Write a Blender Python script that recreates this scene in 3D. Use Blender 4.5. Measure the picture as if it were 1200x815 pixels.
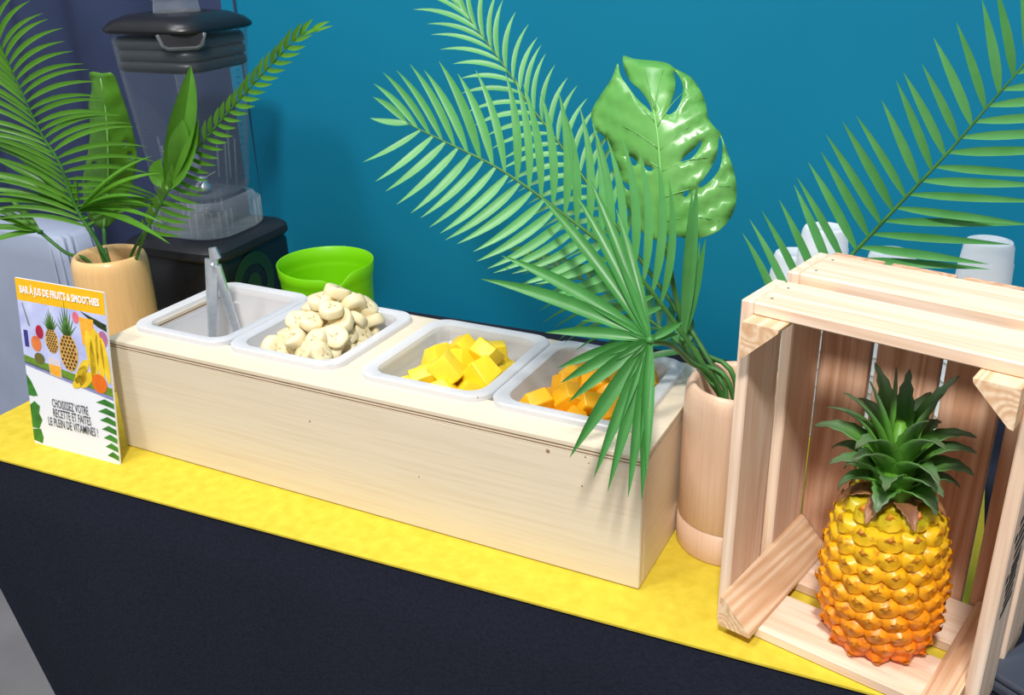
import bpy, bmesh, math, random
from mathutils import Vector, Matrix
from mathutils.geometry import delaunay_2d_cdt

for o in list(bpy.data.objects):
    bpy.data.objects.remove(o)
scene = bpy.context.scene
C = scene.collection
V = Vector
R = math.radians

# ------------------------------------------------------------------ camera
CAM = V((1.08882, -0.86431, 0.69370))
PITCH, YAW, ROLL, FPX = 0.409015, -0.476702, -0.021269, 1143.605
fwd = V((math.sin(YAW) * math.cos(PITCH), math.cos(YAW) * math.cos(PITCH), -math.sin(PITCH)))
rt0 = V((math.cos(YAW), -math.sin(YAW), 0))
up0 = rt0.cross(fwd)
rt = rt0 * math.cos(ROLL) + up0 * math.sin(ROLL)
up = -rt0 * math.sin(ROLL) + up0 * math.cos(ROLL)
cam_data = bpy.data.cameras.new('camera')
cam = bpy.data.objects.new('camera', cam_data)
C.objects.link(cam)
cam_data.sensor_fit = 'HORIZONTAL'
cam_data.sensor_width = 36
cam_data.lens = FPX / 1200 * 36
cam_data.clip_start = 0.02
m = Matrix((rt, up, -fwd)).transposed().to_4x4()
m.translation = CAM
cam.matrix_world = m
scene.camera = cam

# ------------------------------------------------------------------ light
world = bpy.data.worlds.new('hall')
scene.world = world
world.use_nodes = True
bg = world.node_tree.nodes['Background']
bg.inputs[0].default_value = (0.90, 0.95, 1.0, 1)
bg.inputs[1].default_value = 0.42


def area_light(name, loc, target, size, power, color):
    l = bpy.data.lights.new(name, 'AREA')
    l.shape = 'DISK'
    l.size = size
    l.energy = power
    l.color = color
    o = bpy.data.objects.new(name, l)
    C.objects.link(o)
    o.location = loc
    d = V(target) - V(loc)
    o.rotation_euler = d.to_track_quat('-Z', 'Y').to_euler()
    return o


area_light('hall_spot_light', (1.25, -1.65, 2.65), (0.75, 0.1, 0.1), 0.32, 92, (1.0, 0.97, 0.92))
area_light('hall_spot_light', (-0.35, -1.5, 2.9), (0.3, 0.1, 0.1), 0.45, 34, (1.0, 0.98, 0.95))
area_light('overhead_fill_light', (-0.3, -0.3, 3.3), (0.1, 0.3, 0.0), 1.2, 40, (0.96, 0.98, 1.0))  # unseen fill light added overhead

vs = scene.view_settings
vs.view_transform = 'Standard'
vs.look = 'None'
vs.exposure = 0.0
vs.gamma = 1.0
vs.use_curve_mapping = False


# ------------------------------------------------------------------ helpers
def at(px, py, Y):
    d = fwd + rt * ((px - 600) / FPX) - up * ((py - 407.5) / FPX)
    return CAM + d * ((Y - CAM.y) / d.y)


def atz(px, py, z):
    d = fwd + rt * ((px - 600) / FPX) - up * ((py - 407.5) / FPX)
    return CAM + d * ((z - CAM.z) / d.z)


def lin(r, g, b):
    f = lambda c: (c / 255 / 12.92) if c / 255 <= 0.04045 else ((c / 255 + 0.055) / 1.055) ** 2.4
    return (f(r), f(g), f(b), 1)


def interp(tab, t):
    if t <= tab[0][0]:
        return tab[0][1]
    for (a, x), (b, y) in zip(tab, tab[1:]):
        if t <= b:
            return x + (y - x) * (t - a) / (b - a)
    return tab[-1][1]


def new_mat(name):
    mt = bpy.data.materials.new(name)
    mt.use_nodes = True
    nt = mt.node_tree
    return mt, nt, nt.nodes, nt.links, nt.nodes['Principled BSDF']


def plain(name, c1, c2=None, rough=0.5, scale=20, metal=0.0, bump=0.0, spec=0.5, detail=4, rand=0.0, trans=None, stretch=None):
    """principled colour with procedural noise mottling; optional translucency"""
    mt, nt, N, L, P = new_mat(name)
    P.inputs['Roughness'].default_value = rough
    P.inputs['Metallic'].default_value = metal
    P.inputs['Specular IOR Level'].default_value = spec
    tc = N.new('ShaderNodeTexCoord')
    mp = N.new('ShaderNodeMapping')
    if stretch:
        mp.inputs['Scale'].default_value = stretch
    L.new(tc.outputs['Object'], mp.inputs[0])
    nz = N.new('ShaderNodeTexNoise')
    nz.inputs['Scale'].default_value = scale
    nz.inputs['Detail'].default_value = detail
    L.new(mp.outputs[0], nz.inputs['Vector'])
    mx = N.new('ShaderNodeMix')
    mx.data_type = 'RGBA'
    mx.inputs[6].default_value = c1
    mx.inputs[7].default_value = c2 or c1
    cr = N.new('ShaderNodeMapRange')
    cr.inputs[1].default_value = 0.3
    cr.inputs[2].default_value = 0.7
    L.new(nz.outputs[0], cr.inputs[0])
    fac = cr.outputs[0]
    if rand:
        oi = N.new('ShaderNodeObjectInfo')
        ma = N.new('ShaderNodeMath')
        ma.operation = 'MULTIPLY_ADD'
        ma.inputs[1].default_value = rand
        L.new(oi.outputs['Random'], ma.inputs[0])
        m2 = N.new('ShaderNodeMath')
        m2.operation = 'MULTIPLY'
        m2.inputs[1].default_value = 1 - rand
        L.new(fac, m2.inputs[0])
        L.new(m2.outputs[0], ma.inputs[2])
        fac = ma.outputs[0]
    L.new(fac, mx.inputs[0])
    L.new(mx.outputs[2], P.inputs['Base Color'])
    if bump:
        b = N.new('ShaderNodeBump')
        b.inputs['Strength'].default_value = bump
        b.inputs['Distance'].default_value = 0.002
        L.new(nz.outputs[0], b.inputs['Height'])
        L.new(b.outputs[0], P.inputs['Normal'])
    if trans:
        tr = N.new('ShaderNodeBsdfTranslucent')
        L.new(mx.outputs[2], tr.inputs['Color'])
        ms = N.new('ShaderNodeMixShader')
        ms.inputs[0].default_value = trans
        out = N['Material Output']
        L.new(P.outputs[0], ms.inputs[1])
        L.new(tr.outputs[0], ms.inputs[2])
        L.new(ms.outputs[0], out.inputs[0])
    return mt


def clear(name, col, transp, rough=0.08, mix_diff=None):
    """thin clear or milky plastic: transparent film plus a glossy coat"""
    mt, nt, N, L, P = new_mat(name)
    P.inputs['Base Color'].default_value = col
    P.inputs['Roughness'].default_value = rough
    tb = N.new('ShaderNodeBsdfTransparent')
    tb.inputs[0].default_value = (0.97, 0.98, 0.99, 1)
    fr = N.new('ShaderNodeLayerWeight')
    fr.inputs[0].default_value = 0.5
    pw = N.new('ShaderNodeMath')
    pw.operation = 'POWER'
    pw.inputs[1].default_value = 3.5
    L.new(fr.outputs['Facing'], pw.inputs[0])
    ma = N.new('ShaderNodeMath')
    ma.operation = 'MULTIPLY_ADD'
    ma.inputs[1].default_value = 0.7
    ma.inputs[2].default_value = 1 - transp
    ma.use_clamp = True
    L.new(pw.outputs[0], ma.inputs[0])
    ms = N.new('ShaderNodeMixShader')
    L.new(ma.outputs[0], ms.inputs[0])
    L.new(tb.outputs[0], ms.inputs[1])
    src = P.outputs[0]
    if mix_diff:
        tr = N.new('ShaderNodeBsdfTranslucent')
        tr.inputs[0].default_value = col
        m2 = N.new('ShaderNodeMixShader')
        m2.inputs[0].default_value = mix_diff
        L.new(P.outputs[0], m2.inputs[1])
        L.new(tr.outputs[0], m2.inputs[2])
        src = m2.outputs[0]
    L.new(src, ms.inputs[2])
    L.new(ms.outputs[0], N['Material Output'].inputs[0])
    return mt


def wood(name, light, mid, dark, rough=0.55, across=55, contrast=1.0, offs=1.0):
    """pine: long grain along local X, rings drawn across local Y/Z"""
    mt, nt, N, L, P = new_mat(name)
    P.inputs['Roughness'].default_value = rough
    P.inputs['Specular IOR Level'].default_value = 0.3
    tc = N.new('ShaderNodeTexCoord')
    oi = N.new('ShaderNodeObjectInfo')
    ad = N.new('ShaderNodeVectorMath')
    ad.operation = 'MULTIPLY_ADD'
    cb = N.new('ShaderNodeCombineXYZ')
    for i in range(3):
        L.new(oi.outputs['Random'], cb.inputs[i])
    ad.inputs[1].default_value = (3.1 * offs, 1.7 * offs, 2.3 * offs)
    L.new(cb.outputs[0], ad.inputs[0])
    L.new(tc.outputs['Object'], ad.inputs[2])
    mp = N.new('ShaderNodeMapping')
    mp.inputs['Scale'].default_value = (0.7, 12, 12)
    L.new(ad.outputs[0], mp.inputs[0])
    n1 = N.new('ShaderNodeTexNoise')
    n1.inputs['Scale'].default_value = 1.0
    n1.inputs['Detail'].default_value = 2
    L.new(mp.outputs[0], n1.inputs['Vector'])
    mu = N.new('ShaderNodeMath')
    mu.operation = 'MULTIPLY'
    mu.inputs[1].default_value = across
    L.new(n1.outputs[0], mu.inputs[0])
    sn = N.new('ShaderNodeMath')
    sn.operation = 'SINE'
    L.new(mu.outputs[0], sn.inputs[0])
    mr = N.new('ShaderNodeMapRange')
    mr.inputs[1].default_value = -1
    mr.inputs[2].default_value = 1
    mr.inputs[4].default_value = contrast
    L.new(sn.outputs[0], mr.inputs[0])
    mx = N.new('ShaderNodeMix')
    mx.data_type = 'RGBA'
    mx.inputs[6].default_value = light
    mx.inputs[7].default_value = mid
    L.new(mr.outputs[0], mx.inputs[0])
    mp2 = N.new('ShaderNodeMapping')
    mp2.inputs['Scale'].default_value = (8, 260, 260)
    L.new(ad.outputs[0], mp2.inputs[0])
    n2 = N.new('ShaderNodeTexNoise')
    n2.inputs['Scale'].default_value = 1.0
    n2.inputs['Detail'].default_value = 3
    L.new(mp2.outputs[0], n2.inputs['Vector'])
    mr2 = N.new('ShaderNodeMapRange')
    mr2.inputs[1].default_value = 0.45
    mr2.inputs[2].default_value = 0.8
    mr2.inputs[4].default_value = 0.55
    L.new(n2.outputs[0], mr2.inputs[0])
    mx2 = N.new('ShaderNodeMix')
    mx2.data_type = 'RGBA'
    L.new(mx.outputs[2], mx2.inputs[6])
    mx2.inputs[7].default_value = dark
    L.new(mr2.outputs[0], mx2.inputs[0])
    L.new(mx2.outputs[2], P.inputs['Base Color'])
    b = N.new('ShaderNodeBump')
    b.inputs['Strength'].default_value = 0.12
    b.inputs['Distance'].default_value = 0.001
    L.new(n2.outputs[0], b.inputs['Height'])
    L.new(b.outputs[0], P.inputs['Normal'])
    return mt


def link(name, me, mat=None, parent=None, loc=None):
    o = bpy.data.objects.new(name, me)
    C.objects.link(o)
    if mat and me is not None:
        if not me.materials:
            me.materials.append(mat)
    if parent:
        o.parent = parent
    if loc is not None:
        o.location = loc
    return o


def tag(o, label=None, cat=None, group=None, kind=None):
    if label:
        o['label'] = label
    if cat:
        o['category'] = cat
    if group:
        o['group'] = group
    if kind:
        o['kind'] = kind
    return o


def empty(name, loc, label, cat, group=None, rz=0):
    o = bpy.data.objects.new(name, None)
    o.empty_display_size = 0.02
    C.objects.link(o)
    o.location = loc
    o.rotation_euler = (0, 0, rz)
    return tag(o, label, cat, group)


def mesh(name, verts, faces, smooth=True):
    me = bpy.data.meshes.new(name)
    me.from_pydata([tuple(v) for v in verts], [], faces)
    if smooth:
        me.polygons.foreach_set('use_smooth', [True] * len(me.polygons))
    me.update()
    return me


def bm_mesh(name, bm, smooth=False):
    bmesh.ops.recalc_face_normals(bm, faces=bm.faces)
    me = bpy.data.meshes.new(name)
    bm.to_mesh(me)
    bm.free()
    if smooth:
        me.polygons.foreach_set('use_smooth', [True] * len(me.polygons))
    return me


def box_mesh(name, sx, sy, sz, bev=0.0015, seg=1):
    bm = bmesh.new()
    bmesh.ops.create_cube(bm, size=1)
    bmesh.ops.scale(bm, vec=(sx, sy, sz), verts=bm.verts)
    if bev:
        bmesh.ops.bevel(bm, geom=list(bm.edges), offset=bev, segments=seg, affect='EDGES', profile=0.5)
    return bm_mesh(name, bm)


def board(name, parent, center, xdir, ydir, size, mat, bev=0.0012):
    """plank: size = (length along xdir, width along ydir, thickness)"""
    me = box_mesh(name, *size, bev=bev)
    o = link(name, me, mat, parent)
    x = V(xdir).normalized()
    y = V(ydir).normalized()
    z = x.cross(y)
    mm = Matrix((x, y, z)).transposed().to_4x4()
    mm.translation = V(center)
    o.matrix_local = mm
    return o


def loft(name, loops, cap0=False, cap1=False, closed=True, smooth=True):
    n = len(loops[0])
    verts = [p for lp in loops for p in lp]
    faces = []
    for i in range(len(loops) - 1):
        for j in range(n if closed else n - 1):
            k = (j + 1) % n
            faces.append((i * n + j, i * n + k, (i + 1) * n + k, (i + 1) * n + j))
    if cap0:
        faces.append(tuple(range(n - 1, -1, -1)))
    if cap1:
        b = (len(loops) - 1) * n
        faces.append(tuple(range(b, b + n)))
    return mesh(name, verts, faces, smooth)


def rrect(hx, hy, r, z, n=6, c=(0, 0)):
    pts = []
    r = min(r, hx - 1e-4, hy - 1e-4)
    for q, (sx, sy) in enumerate(((1, 1), (-1, 1), (-1, -1), (1, -1))):
        for i in range(n + 1):
            a = math.pi / 2 * (q + i / n)
            pts.append((c[0] + sx * (hx - r) + r * math.cos(a), c[1] + sy * (hy - r) + r * math.sin(a), z))
    return pts


def ring(r, z, n=32, c=(0, 0), sx=1, sy=1):
    return [(c[0] + sx * r * math.cos(2 * math.pi * i / n), c[1] + sy * r * math.sin(2 * math.pi * i / n), z) for i in range(n)]


def auto_smooth(me, ang=35):
    """mark edges sharper than ang so that smooth shading keeps creases"""
    bm = bmesh.new()
    bm.from_mesh(me)
    for e in bm.edges:
        if len(e.link_faces) == 2:
            if e.calc_face_angle(0) > R(ang):
                e.smooth = False
    bm.to_mesh(me)
    bm.free()
    return me


def catmull(pts, n):
    p = [pts[0] * 2 - pts[1]] + list(pts) + [pts[-1] * 2 - pts[-2]]
    out = []
    segs = len(pts) - 1
    for i in range(n + 1):
        u = i / n * segs
        k = min(int(u), segs - 1)
        t = u - k
        a, b, c, d = p[k], p[k + 1], p[k + 2], p[k + 3]
        out.append(0.5 * ((2 * b) + (c - a) * t + (2 * a - 5 * b + 4 * c - d) * t * t + (3 * b - a - 3 * c + d) * t ** 3))
    # resample by arc length
    L = [0]
    for a, b in zip(out, out[1:]):
        L.append(L[-1] + (b - a).length)
    res = []
    j = 0
    for i in range(n + 1):
        s = L[-1] * i / n
        while j < n - 1 and L[j + 1] < s:
            j += 1
        f = (s - L[j]) / max(1e-9, L[j + 1] - L[j])
        res.append(out[j].lerp(out[j + 1], f))
    return res


def tube_mesh(name, pts, radii, n=7, cap=True):
    loops = []
    ref = V((0.3, 0.2, 0.9)).normalized()
    for i, p in enumerate(pts):
        t = (pts[min(i + 1, len(pts) - 1)] - pts[max(i - 1, 0)]).normalized()
        a = t.cross(ref)
        if a.length < 1e-3:
            a = t.cross(V((1, 0, 0)))
        a.normalize()
        b = t.cross(a)
        r = radii(i / (len(pts) - 1)) if callable(radii) else radii
        loops.append([p + (a * math.cos(2 * math.pi * k / n) + b * math.sin(2 * math.pi * k / n)) * r for k in range(n)])
    return loft(name, loops, cap, cap)


def text_mesh(name, body, size, align='CENTER', bold=0.0, space=1.0, line=1.0):
    cu = bpy.data.curves.new(name, 'FONT')
    cu.body = body
    cu.size = size
    cu.align_x = align
    cu.align_y = 'CENTER'
    cu.offset = bold
    cu.space_character = space
    cu.space_line = line
    cu.resolution_u = 2
    o = bpy.data.objects.new(name, cu)
    C.objects.link(o)
    bpy.context.view_layer.update()
    dg = bpy.context.evaluated_depsgraph_get()
    me = bpy.data.meshes.new_from_object(o.evaluated_get(dg))
    bpy.data.objects.remove(o)
    bpy.data.curves.remove(cu)
    me.name = name
    return me


# ------------------------------------------------------------------ materials
M = {}
M['teal'] = plain('teal_panel', lin(3, 110, 143), lin(4, 115, 149), rough=0.75, scale=3, spec=0.2)
M['navy'] = plain('navy_cloth', lin(50, 61, 92), lin(43, 52, 80), rough=0.8, scale=6, spec=0.2)
M['pale_cloth'] = plain('pale_cloth', lin(168, 178, 200), lin(158, 168, 192), rough=0.6, scale=9)
M['floor'] = plain('grey_floor', lin(128, 126, 128), lin(112, 110, 112), rough=0.55, scale=5, bump=0.05)
M['black_cloth'] = plain('black_cloth', lin(36, 39, 52), lin(28, 31, 42), rough=0.95, scale=240, spec=0.12, bump=0.35)
M['runner'] = plain('yellow_runner', lin(216, 194, 64), lin(202, 178, 50), rough=0.85, scale=60, spec=0.2, bump=0.2, detail=8)
M['table'] = plain('grey_table', lin(190, 188, 184), rough=0.5)
M['ply'] = wood('birch_plywood', lin(226, 212, 190), lin(220, 202, 176), lin(210, 190, 162), across=6, contrast=0.6, rough=0.5)
M['pine'] = wood('pale_pine', lin(238, 214, 192), lin(226, 192, 164), lin(198, 154, 124), across=60, contrast=0.8)
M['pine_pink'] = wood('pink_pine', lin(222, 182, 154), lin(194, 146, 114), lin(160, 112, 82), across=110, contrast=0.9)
M['pine_end'] = wood('ribbed_pine', lin(236, 208, 176), lin(212, 168, 128), lin(190, 146, 108), across=150, contrast=0.9)
M['vase_wood'] = wood('turned_wood', lin(230, 196, 170), lin(220, 184, 158), lin(208, 168, 140), across=14, contrast=0.8, rough=0.32)
M['vase_warm'] = wood('warm_turned_wood', lin(236, 196, 142), lin(228, 184, 126), lin(214, 166, 108), across=14, contrast=0.8, rough=0.28)
M['ply_edge'] = plain('ply_edge_layer', lin(126, 98, 76), lin(160, 130, 104), rough=0.7, scale=40)
M['pan'] = clear('milky_plastic', (0.86, 0.88, 0.95, 1), 0.30, rough=0.22, mix_diff=0.35)
M['cup'] = clear('frosted_cup_plastic', (0.90, 0.93, 0.97, 1), 0.22, rough=0.25, mix_diff=0.35)
M['jar'] = clear('clear_jar_plastic', (0.32, 0.36, 0.42, 1), 0.955, rough=0.06)
M['jar_thick'] = clear('clear_collar_plastic', (0.60, 0.65, 0.70, 1), 0.84, rough=0.08, mix_diff=0.2)
M['black_plastic'] = plain('black_plastic', lin(20, 20, 24), lin(25, 25, 29), rough=0.35, scale=60)
M['black_soft'] = plain('black_rubber', lin(34, 34, 40), lin(28, 28, 34), rough=0.5, scale=80)
M['dark_gasket'] = clear('smoked_gasket', (0.03, 0.034, 0.038, 1), 0.12, rough=0.35)
M['logo_green'] = plain('dark_green_print', lin(30, 62, 28), lin(26, 56, 30), rough=0.4)
M['lime'] = plain('lime_plastic', lin(136, 222, 10), lin(142, 226, 16), rough=0.38, scale=10, trans=0.3)
M['steel'] = plain('steel', lin(226, 230, 236), lin(208, 214, 222), rough=0.36, metal=0.85, scale=90)
M['screw'] = plain('screw_metal', lin(150, 146, 142), rough=0.4, metal=1.0)
M['leaf_mint'] = plain('palm_green', lin(98, 172, 98), lin(74, 146, 72), rough=0.42, scale=28, rand=0.5, trans=0.22)
M['leaf_shade'] = plain('palm_shade_green', lin(62, 124, 62), lin(48, 104, 46), rough=0.45, scale=28, rand=0.5, trans=0.22)  # shade behind the fan leaf is put into this darker green
M['leaf_lime'] = plain('palm_lime_green', lin(96, 156, 42), lin(72, 128, 34), rough=0.42, scale=28, rand=0.5, trans=0.25)
M['leaf_fan'] = plain('fan_green', lin(74, 146, 72), lin(56, 122, 52), rough=0.38, scale=40, rand=0.4, trans=0.2, stretch=(1, 1, 0.4))
M['stem'] = plain('stem_green', lin(66, 122, 52), lin(48, 98, 40), rough=0.5, scale=60)
M['monstera'] = plain('monstera_green', lin(112, 174, 92), lin(84, 152, 66), rough=0.27, scale=14, trans=0.15, bump=0.10)
M['monstera_rib'] = plain('monstera_rib', lin(148, 206, 122), lin(124, 188, 98), rough=0.35)
M['banana'] = plain('banana_flesh', lin(246, 234, 198), lin(238, 218, 168), rough=0.5, scale=90, rand=0.3, trans=0.12)
M['banana_core'] = plain('banana_core', lin(226, 200, 146), lin(206, 172, 118), rough=0.55, scale=300)
M['mango_yellow'] = plain('yellow_fruit_flesh', lin(255, 232, 66), lin(253, 214, 34), rough=0.35, scale=70, rand=0.5, trans=0.2)
M['mango_orange'] = plain('orange_fruit_flesh', lin(255, 198, 34), lin(250, 170, 18), rough=0.35, scale=70, rand=0.5, trans=0.2)
M['white_card'] = plain('white_card', lin(236, 238, 246), lin(232, 234, 244), rough=0.5)


def pineapple_mat():
    mt, nt, N, L, P = new_mat('pineapple_skin')
    P.inputs['Roughness'].default_value = 0.34
    g = N.new('ShaderNodeNewGeometry')
    sp = N.new('ShaderNodeSeparateXYZ')
    L.new(g.outputs['Position'], sp.inputs[0])
    nz = N.new('ShaderNodeTexNoise')
    nz.inputs['Scale'].default_value = 45
    nz.inputs['Detail'].default_value = 4
    L.new(g.outputs['Position'], nz.inputs['Vector'])
    ma = N.new('ShaderNodeMath')
    ma.operation = 'MULTIPLY_ADD'
    ma.inputs[1].default_value = 0.05
    L.new(nz.outputs[0], ma.inputs[0])
    L.new(sp.outputs[2], ma.inputs[2])
    mr = N.new('ShaderNodeMapRange')
    mr.inputs[1].default_value = 0.03
    mr.inputs[2].default_value = 0.22
    L.new(ma.outputs[0], mr.inputs[0])
    cr = N.new('ShaderNodeValToRGB')
    e = cr.color_ramp.elements
    e[0].position = 0.05
    e[0].color = lin(240, 120, 10)
    e[1].position = 1.0
    e[1].color = lin(160, 168, 26)
    for p, c in ((0.3, lin(242, 146, 14)), (0.6, lin(236, 168, 18)), (0.84, lin(218, 180, 24))):
        k = e.new(p)
        k.color = c
    L.new(mr.outputs[0], cr.inputs[0])
    # reddish-brown dabs
    n2 = N.new('ShaderNodeTexNoise')
    n2.inputs['Scale'].default_value = 130
    n2.inputs['Detail'].default_value = 6
    L.new(g.outputs['Position'], n2.inputs['Vector'])
    m2 = N.new('ShaderNodeMapRange')
    m2.inputs[1].default_value = 0.54
    m2.inputs[2].default_value = 0.72
    m2.inputs[4].default_value = 0.75
    L.new(n2.outputs[0], m2.inputs[0])
    mx = N.new('ShaderNodeMix')
    mx.data_type = 'RGBA'
    L.new(m2.outputs[0], mx.inputs[0])
    L.new(cr.outputs[0], mx.inputs[6])
    mx.inputs[7].default_value = lin(150, 76, 14)
    L.new(mx.outputs[2], P.inputs['Base Color'])
    return mt


def crown_mat():
    mt, nt, N, L, P = new_mat('pineapple_crown_green')
    P.inputs['Roughness'].default_value = 0.5
    tc = N.new('ShaderNodeTexCoord')
    sp = N.new('ShaderNodeSeparateXYZ')
    L.new(tc.outputs['UV'], sp.inputs[0])
    cr = N.new('ShaderNodeValToRGB')
    e = cr.color_ramp.elements
    e[0].position = 0.0
    e[0].color = lin(100, 158, 48)
    e[1].position = 1.0
    e[1].color = lin(84, 96, 66)
    k = e.new(0.45)
    k.color = lin(80, 134, 48)
    k = e.new(0.75)
    k.color = lin(90, 122, 80)
    L.new(sp.outputs[1], cr.inputs[0])
    nz = N.new('ShaderNodeTexNoise')
    nz.inputs['Scale'].default_value = 80
    mx = N.new('ShaderNodeMix')
    mx.data_type = 'RGBA'
    mx.blend_type = 'OVERLAY'
    mx.inputs[0].default_value = 0.3
    L.new(cr.outputs[0], mx.inputs[6])
    L.new(nz.outputs[0], mx.inputs[7])
    L.new(mx.outputs[2], P.inputs['Base Color'])
    return mt


M['pineapple'] = pineapple_mat()
M['crown'] = crown_mat()
M['crown_red'] = plain('reddish_crown_leaf', lin(168, 120, 66), lin(120, 74, 66), rough=0.5, scale=50)

# ------------------------------------------------------------------ the setting
TROT = 0.0455          # the table, runner and wall are turned a little against the serving box
tmat = Matrix.Translation(V((0, -0.099, 0))) @ Matrix.Rotation(TROT, 4, 'Z')
FLOOR_Z = -0.80


def tl(x, y, z=0):
    return tmat @ V((x, y, z))


fm = mesh('floor', [(-5, -4, FLOOR_Z), (5, -4, FLOOR_Z), (5, 4, FLOOR_Z), (-5, 4, FLOOR_Z)], [(0, 1, 2, 3)], False)
tag(link('floor', fm, M['floor']), kind='structure')
wm = box_mesh('wall_back', 4.6, 0.04, 3.2, bev=0.002)
w = link('wall_back', wm, M['teal'])
w.matrix_world = tmat @ Matrix.Translation(V((1.55, 0.825, FLOOR_Z + 1.6)))
tag(w, kind='structure')

# navy curtain hanging in front of the panel's left end
random.seed(4)
cx1 = (tmat.inverted() @ at(279, 110, 0.66)).x
nv, rows = 150, 26
verts, faces = [], []
for j in range(rows + 1):
    z = FLOOR_Z + 0.01 + 2.6 * j / rows
    for i in range(nv + 1):
        s = i / nv
        x = cx1 - 2.6 * (1 - s)
        ph = x * 34 + 1.4 * math.sin(x * 7) + 0.25 * math.sin(z * 2.1 + x * 3)
        y = 0.772 + 0.018 * math.sin(ph) + 0.010 * math.sin(ph * 0.47 + 1)
        if s > 0.985:
            y += 0.01
        verts.append(tl(x + 0.012 * math.sin(z * 2 + x * 11) * (0.3 if s > .97 else 1), y, z))
for j in range(rows):
    for i in range(nv):
        a = j * (nv + 1) + i
        faces.append((a, a + 1, a + nv + 2, a + nv + 1))
cur = link('curtain', mesh('curtain', verts, faces), M['navy'])
tag(cur, 'dark navy fabric curtain hanging in folds behind the blender', 'curtain')

# pale draped stand beyond the left end of the table
verts, faces = [], []
nv = 120
prof = []
cxs, cys, hx, hy = -0.965, 0.475, 0.36, 0.055
zs = [FLOOR_Z + 0.005, -0.5, -0.2, 0.07, 0.118, 0.125]
for j, z in enumerate(zs):
    for i in range(nv):
        a = 2 * math.pi * i / nv
        lp = rrect(hx, hy, 0.04, z, n=29, c=(cxs, cys))
        x, y, _ = lp[i]
        d = V((x - cxs, y - cys, 0)).normalized()
        k = (0.013 * math.sin(i * 0.9) + 0.008 * math.sin(i * 0.37 + 1)) * (1 if j < 3 else 0.35 if j == 3 else 0.0)
        sh = (-0.004 if j == 4 else -0.02 if j == 5 else 0) + (0.02 if j == 0 else 0)
        verts.append((x + d.x * (k + sh), y + d.y * (k + sh), z))
for j in range(len(zs) - 1):
    for i in range(nv):
        k = (i + 1) % nv
        faces.append((j * nv + i, j * nv + k, (j + 1) * nv + k, (j + 1) * nv + i))
faces.append(tuple((len(zs) - 1) * nv + i for i in range(nv)))
ds = link('draped_stand', mesh('draped_stand', verts, faces), M['pale_cloth'])
tag(ds, 'pale grey cloth draped over a low stand beyond the end of the table', 'draped stand')

# ------------------------------------------------------------------ table, cloth, runner
TX0, TX1, TD = -0.262, 1.55, 0.735
tb = empty('folding_table', tmat @ V(((TX0 + TX1) / 2, TD / 2, FLOOR_Z)), 'long grey trestle table hidden under the black cloth', 'table', rz=TROT)
hz = -FLOOR_Z
link('table_top', box_mesh('table_top', TX1 - TX0 - 0.02, TD - 0.02, 0.03, 0.004), M['table'], tb, (0, 0, hz - 0.02))
lg = box_mesh('leg', 0.03, 0.03, hz - 0.035, 0.004)
for sx in (-1, 1):
    for sy in (-1, 1):
        link('leg', lg, M['table'], tb, (sx * 0.8, sy * 0.28, (hz - 0.035) / 2))

# the cloth: a flat top and skirts that hang in soft folds
random.seed(9)
NX, NY = 180, 16
verts, faces = [], []


def cloth_grid(fn, nu, nvv):
    b = len(verts)
    for j in range(nvv + 1):
        for i in range(nu + 1):
            verts.append(fn(i / nu, j / nvv))
    for j in range(nvv):
        for i in range(nu):
            a = b + j * (nu + 1) + i
            faces.append((a, a + 1, a + nu + 2, a + nu + 1))


TZ = -0.0035
cloth_grid(lambda u, w_: tl(TX0 + (TX1 - TX0) * u, TD * w_, TZ), 60, 8)


def front(u, w_):
    x = TX0 + (TX1 - TX0) * u
    drop = (-FLOOR_Z - 0.02) * w_
    out = 0.006 * min(1, w_ * 12) + w_ * 0.03 * (0.5 + 0.5 * math.sin(x * 13 + 0.8)) + 0.008 * w_ * math.sin(x * 31)
    tuck = 0.26 * max(0, 1 - u * 6.5) ** 1.3 * max(0, w_ - 0.12)
    return tl(x + tuck, -out, TZ - 0.004 * (1 - math.cos(min(1, w_ * 30) * math.pi / 2)) - drop)


cloth_grid(front, NX, 40)


def left(u, w_):
    y = TD * u
    drop = (-FLOOR_Z - 0.07) * w_
    out = 0.006 * min(1, w_ * 12) + w_ * (0.03 * (0.5 + 0.5 * math.sin(y * 17)) + 0.17 * min(1, u * 3))
    tuck = 0.26 * max(0, 1 - u * 2.0) ** 1.5 * max(0, w_ - 0.12)
    return tl(TX0 - out * (1 - max(0, 1 - u * 12)) + tuck, y, TZ - drop)


cloth_grid(left, 40, 24)
cloth_grid(lambda u, w_: tl(TX0 + (TX1 - TX0) * u, TD + 0.005 * min(1, w_ * 12) + 0.012 * w_ * math.sin(u * 60), TZ + FLOOR_Z * 0.9 * w_), 80, 10)
cloth_grid(lambda u, w_: tl(TX1 + 0.006 * min(1, w_ * 12), TD * u, TZ + FLOOR_Z * 0.9 * w_), 20, 10)
tc_ = link('tablecloth', mesh('tablecloth', verts, faces), M['black_cloth'])
tag(tc_, 'black cloth draped over the long table and hanging down its front', 'tablecloth')

# runner: thin yellow felt strip lying on the cloth
RX1 = 1.155
rp_ = [(TX0 + 0.006, -0.003), (RX1, -0.003), (RX1, 0.665), (TX0 + 0.006, 0.665)]
rm = mesh('table_runner', [tl(x, y, z) for z in (-0.0028, 0.0) for x, y in rp_], [(3, 2, 1, 0), (4, 5, 6, 7), (0, 1, 5, 4), (1, 2, 6, 5), (2, 3, 7, 6), (3, 0, 4, 7)], False)
tag(link('table_runner', rm, M['runner']), 'bright yellow felt runner laid over the black tablecloth', 'table runner')

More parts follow.
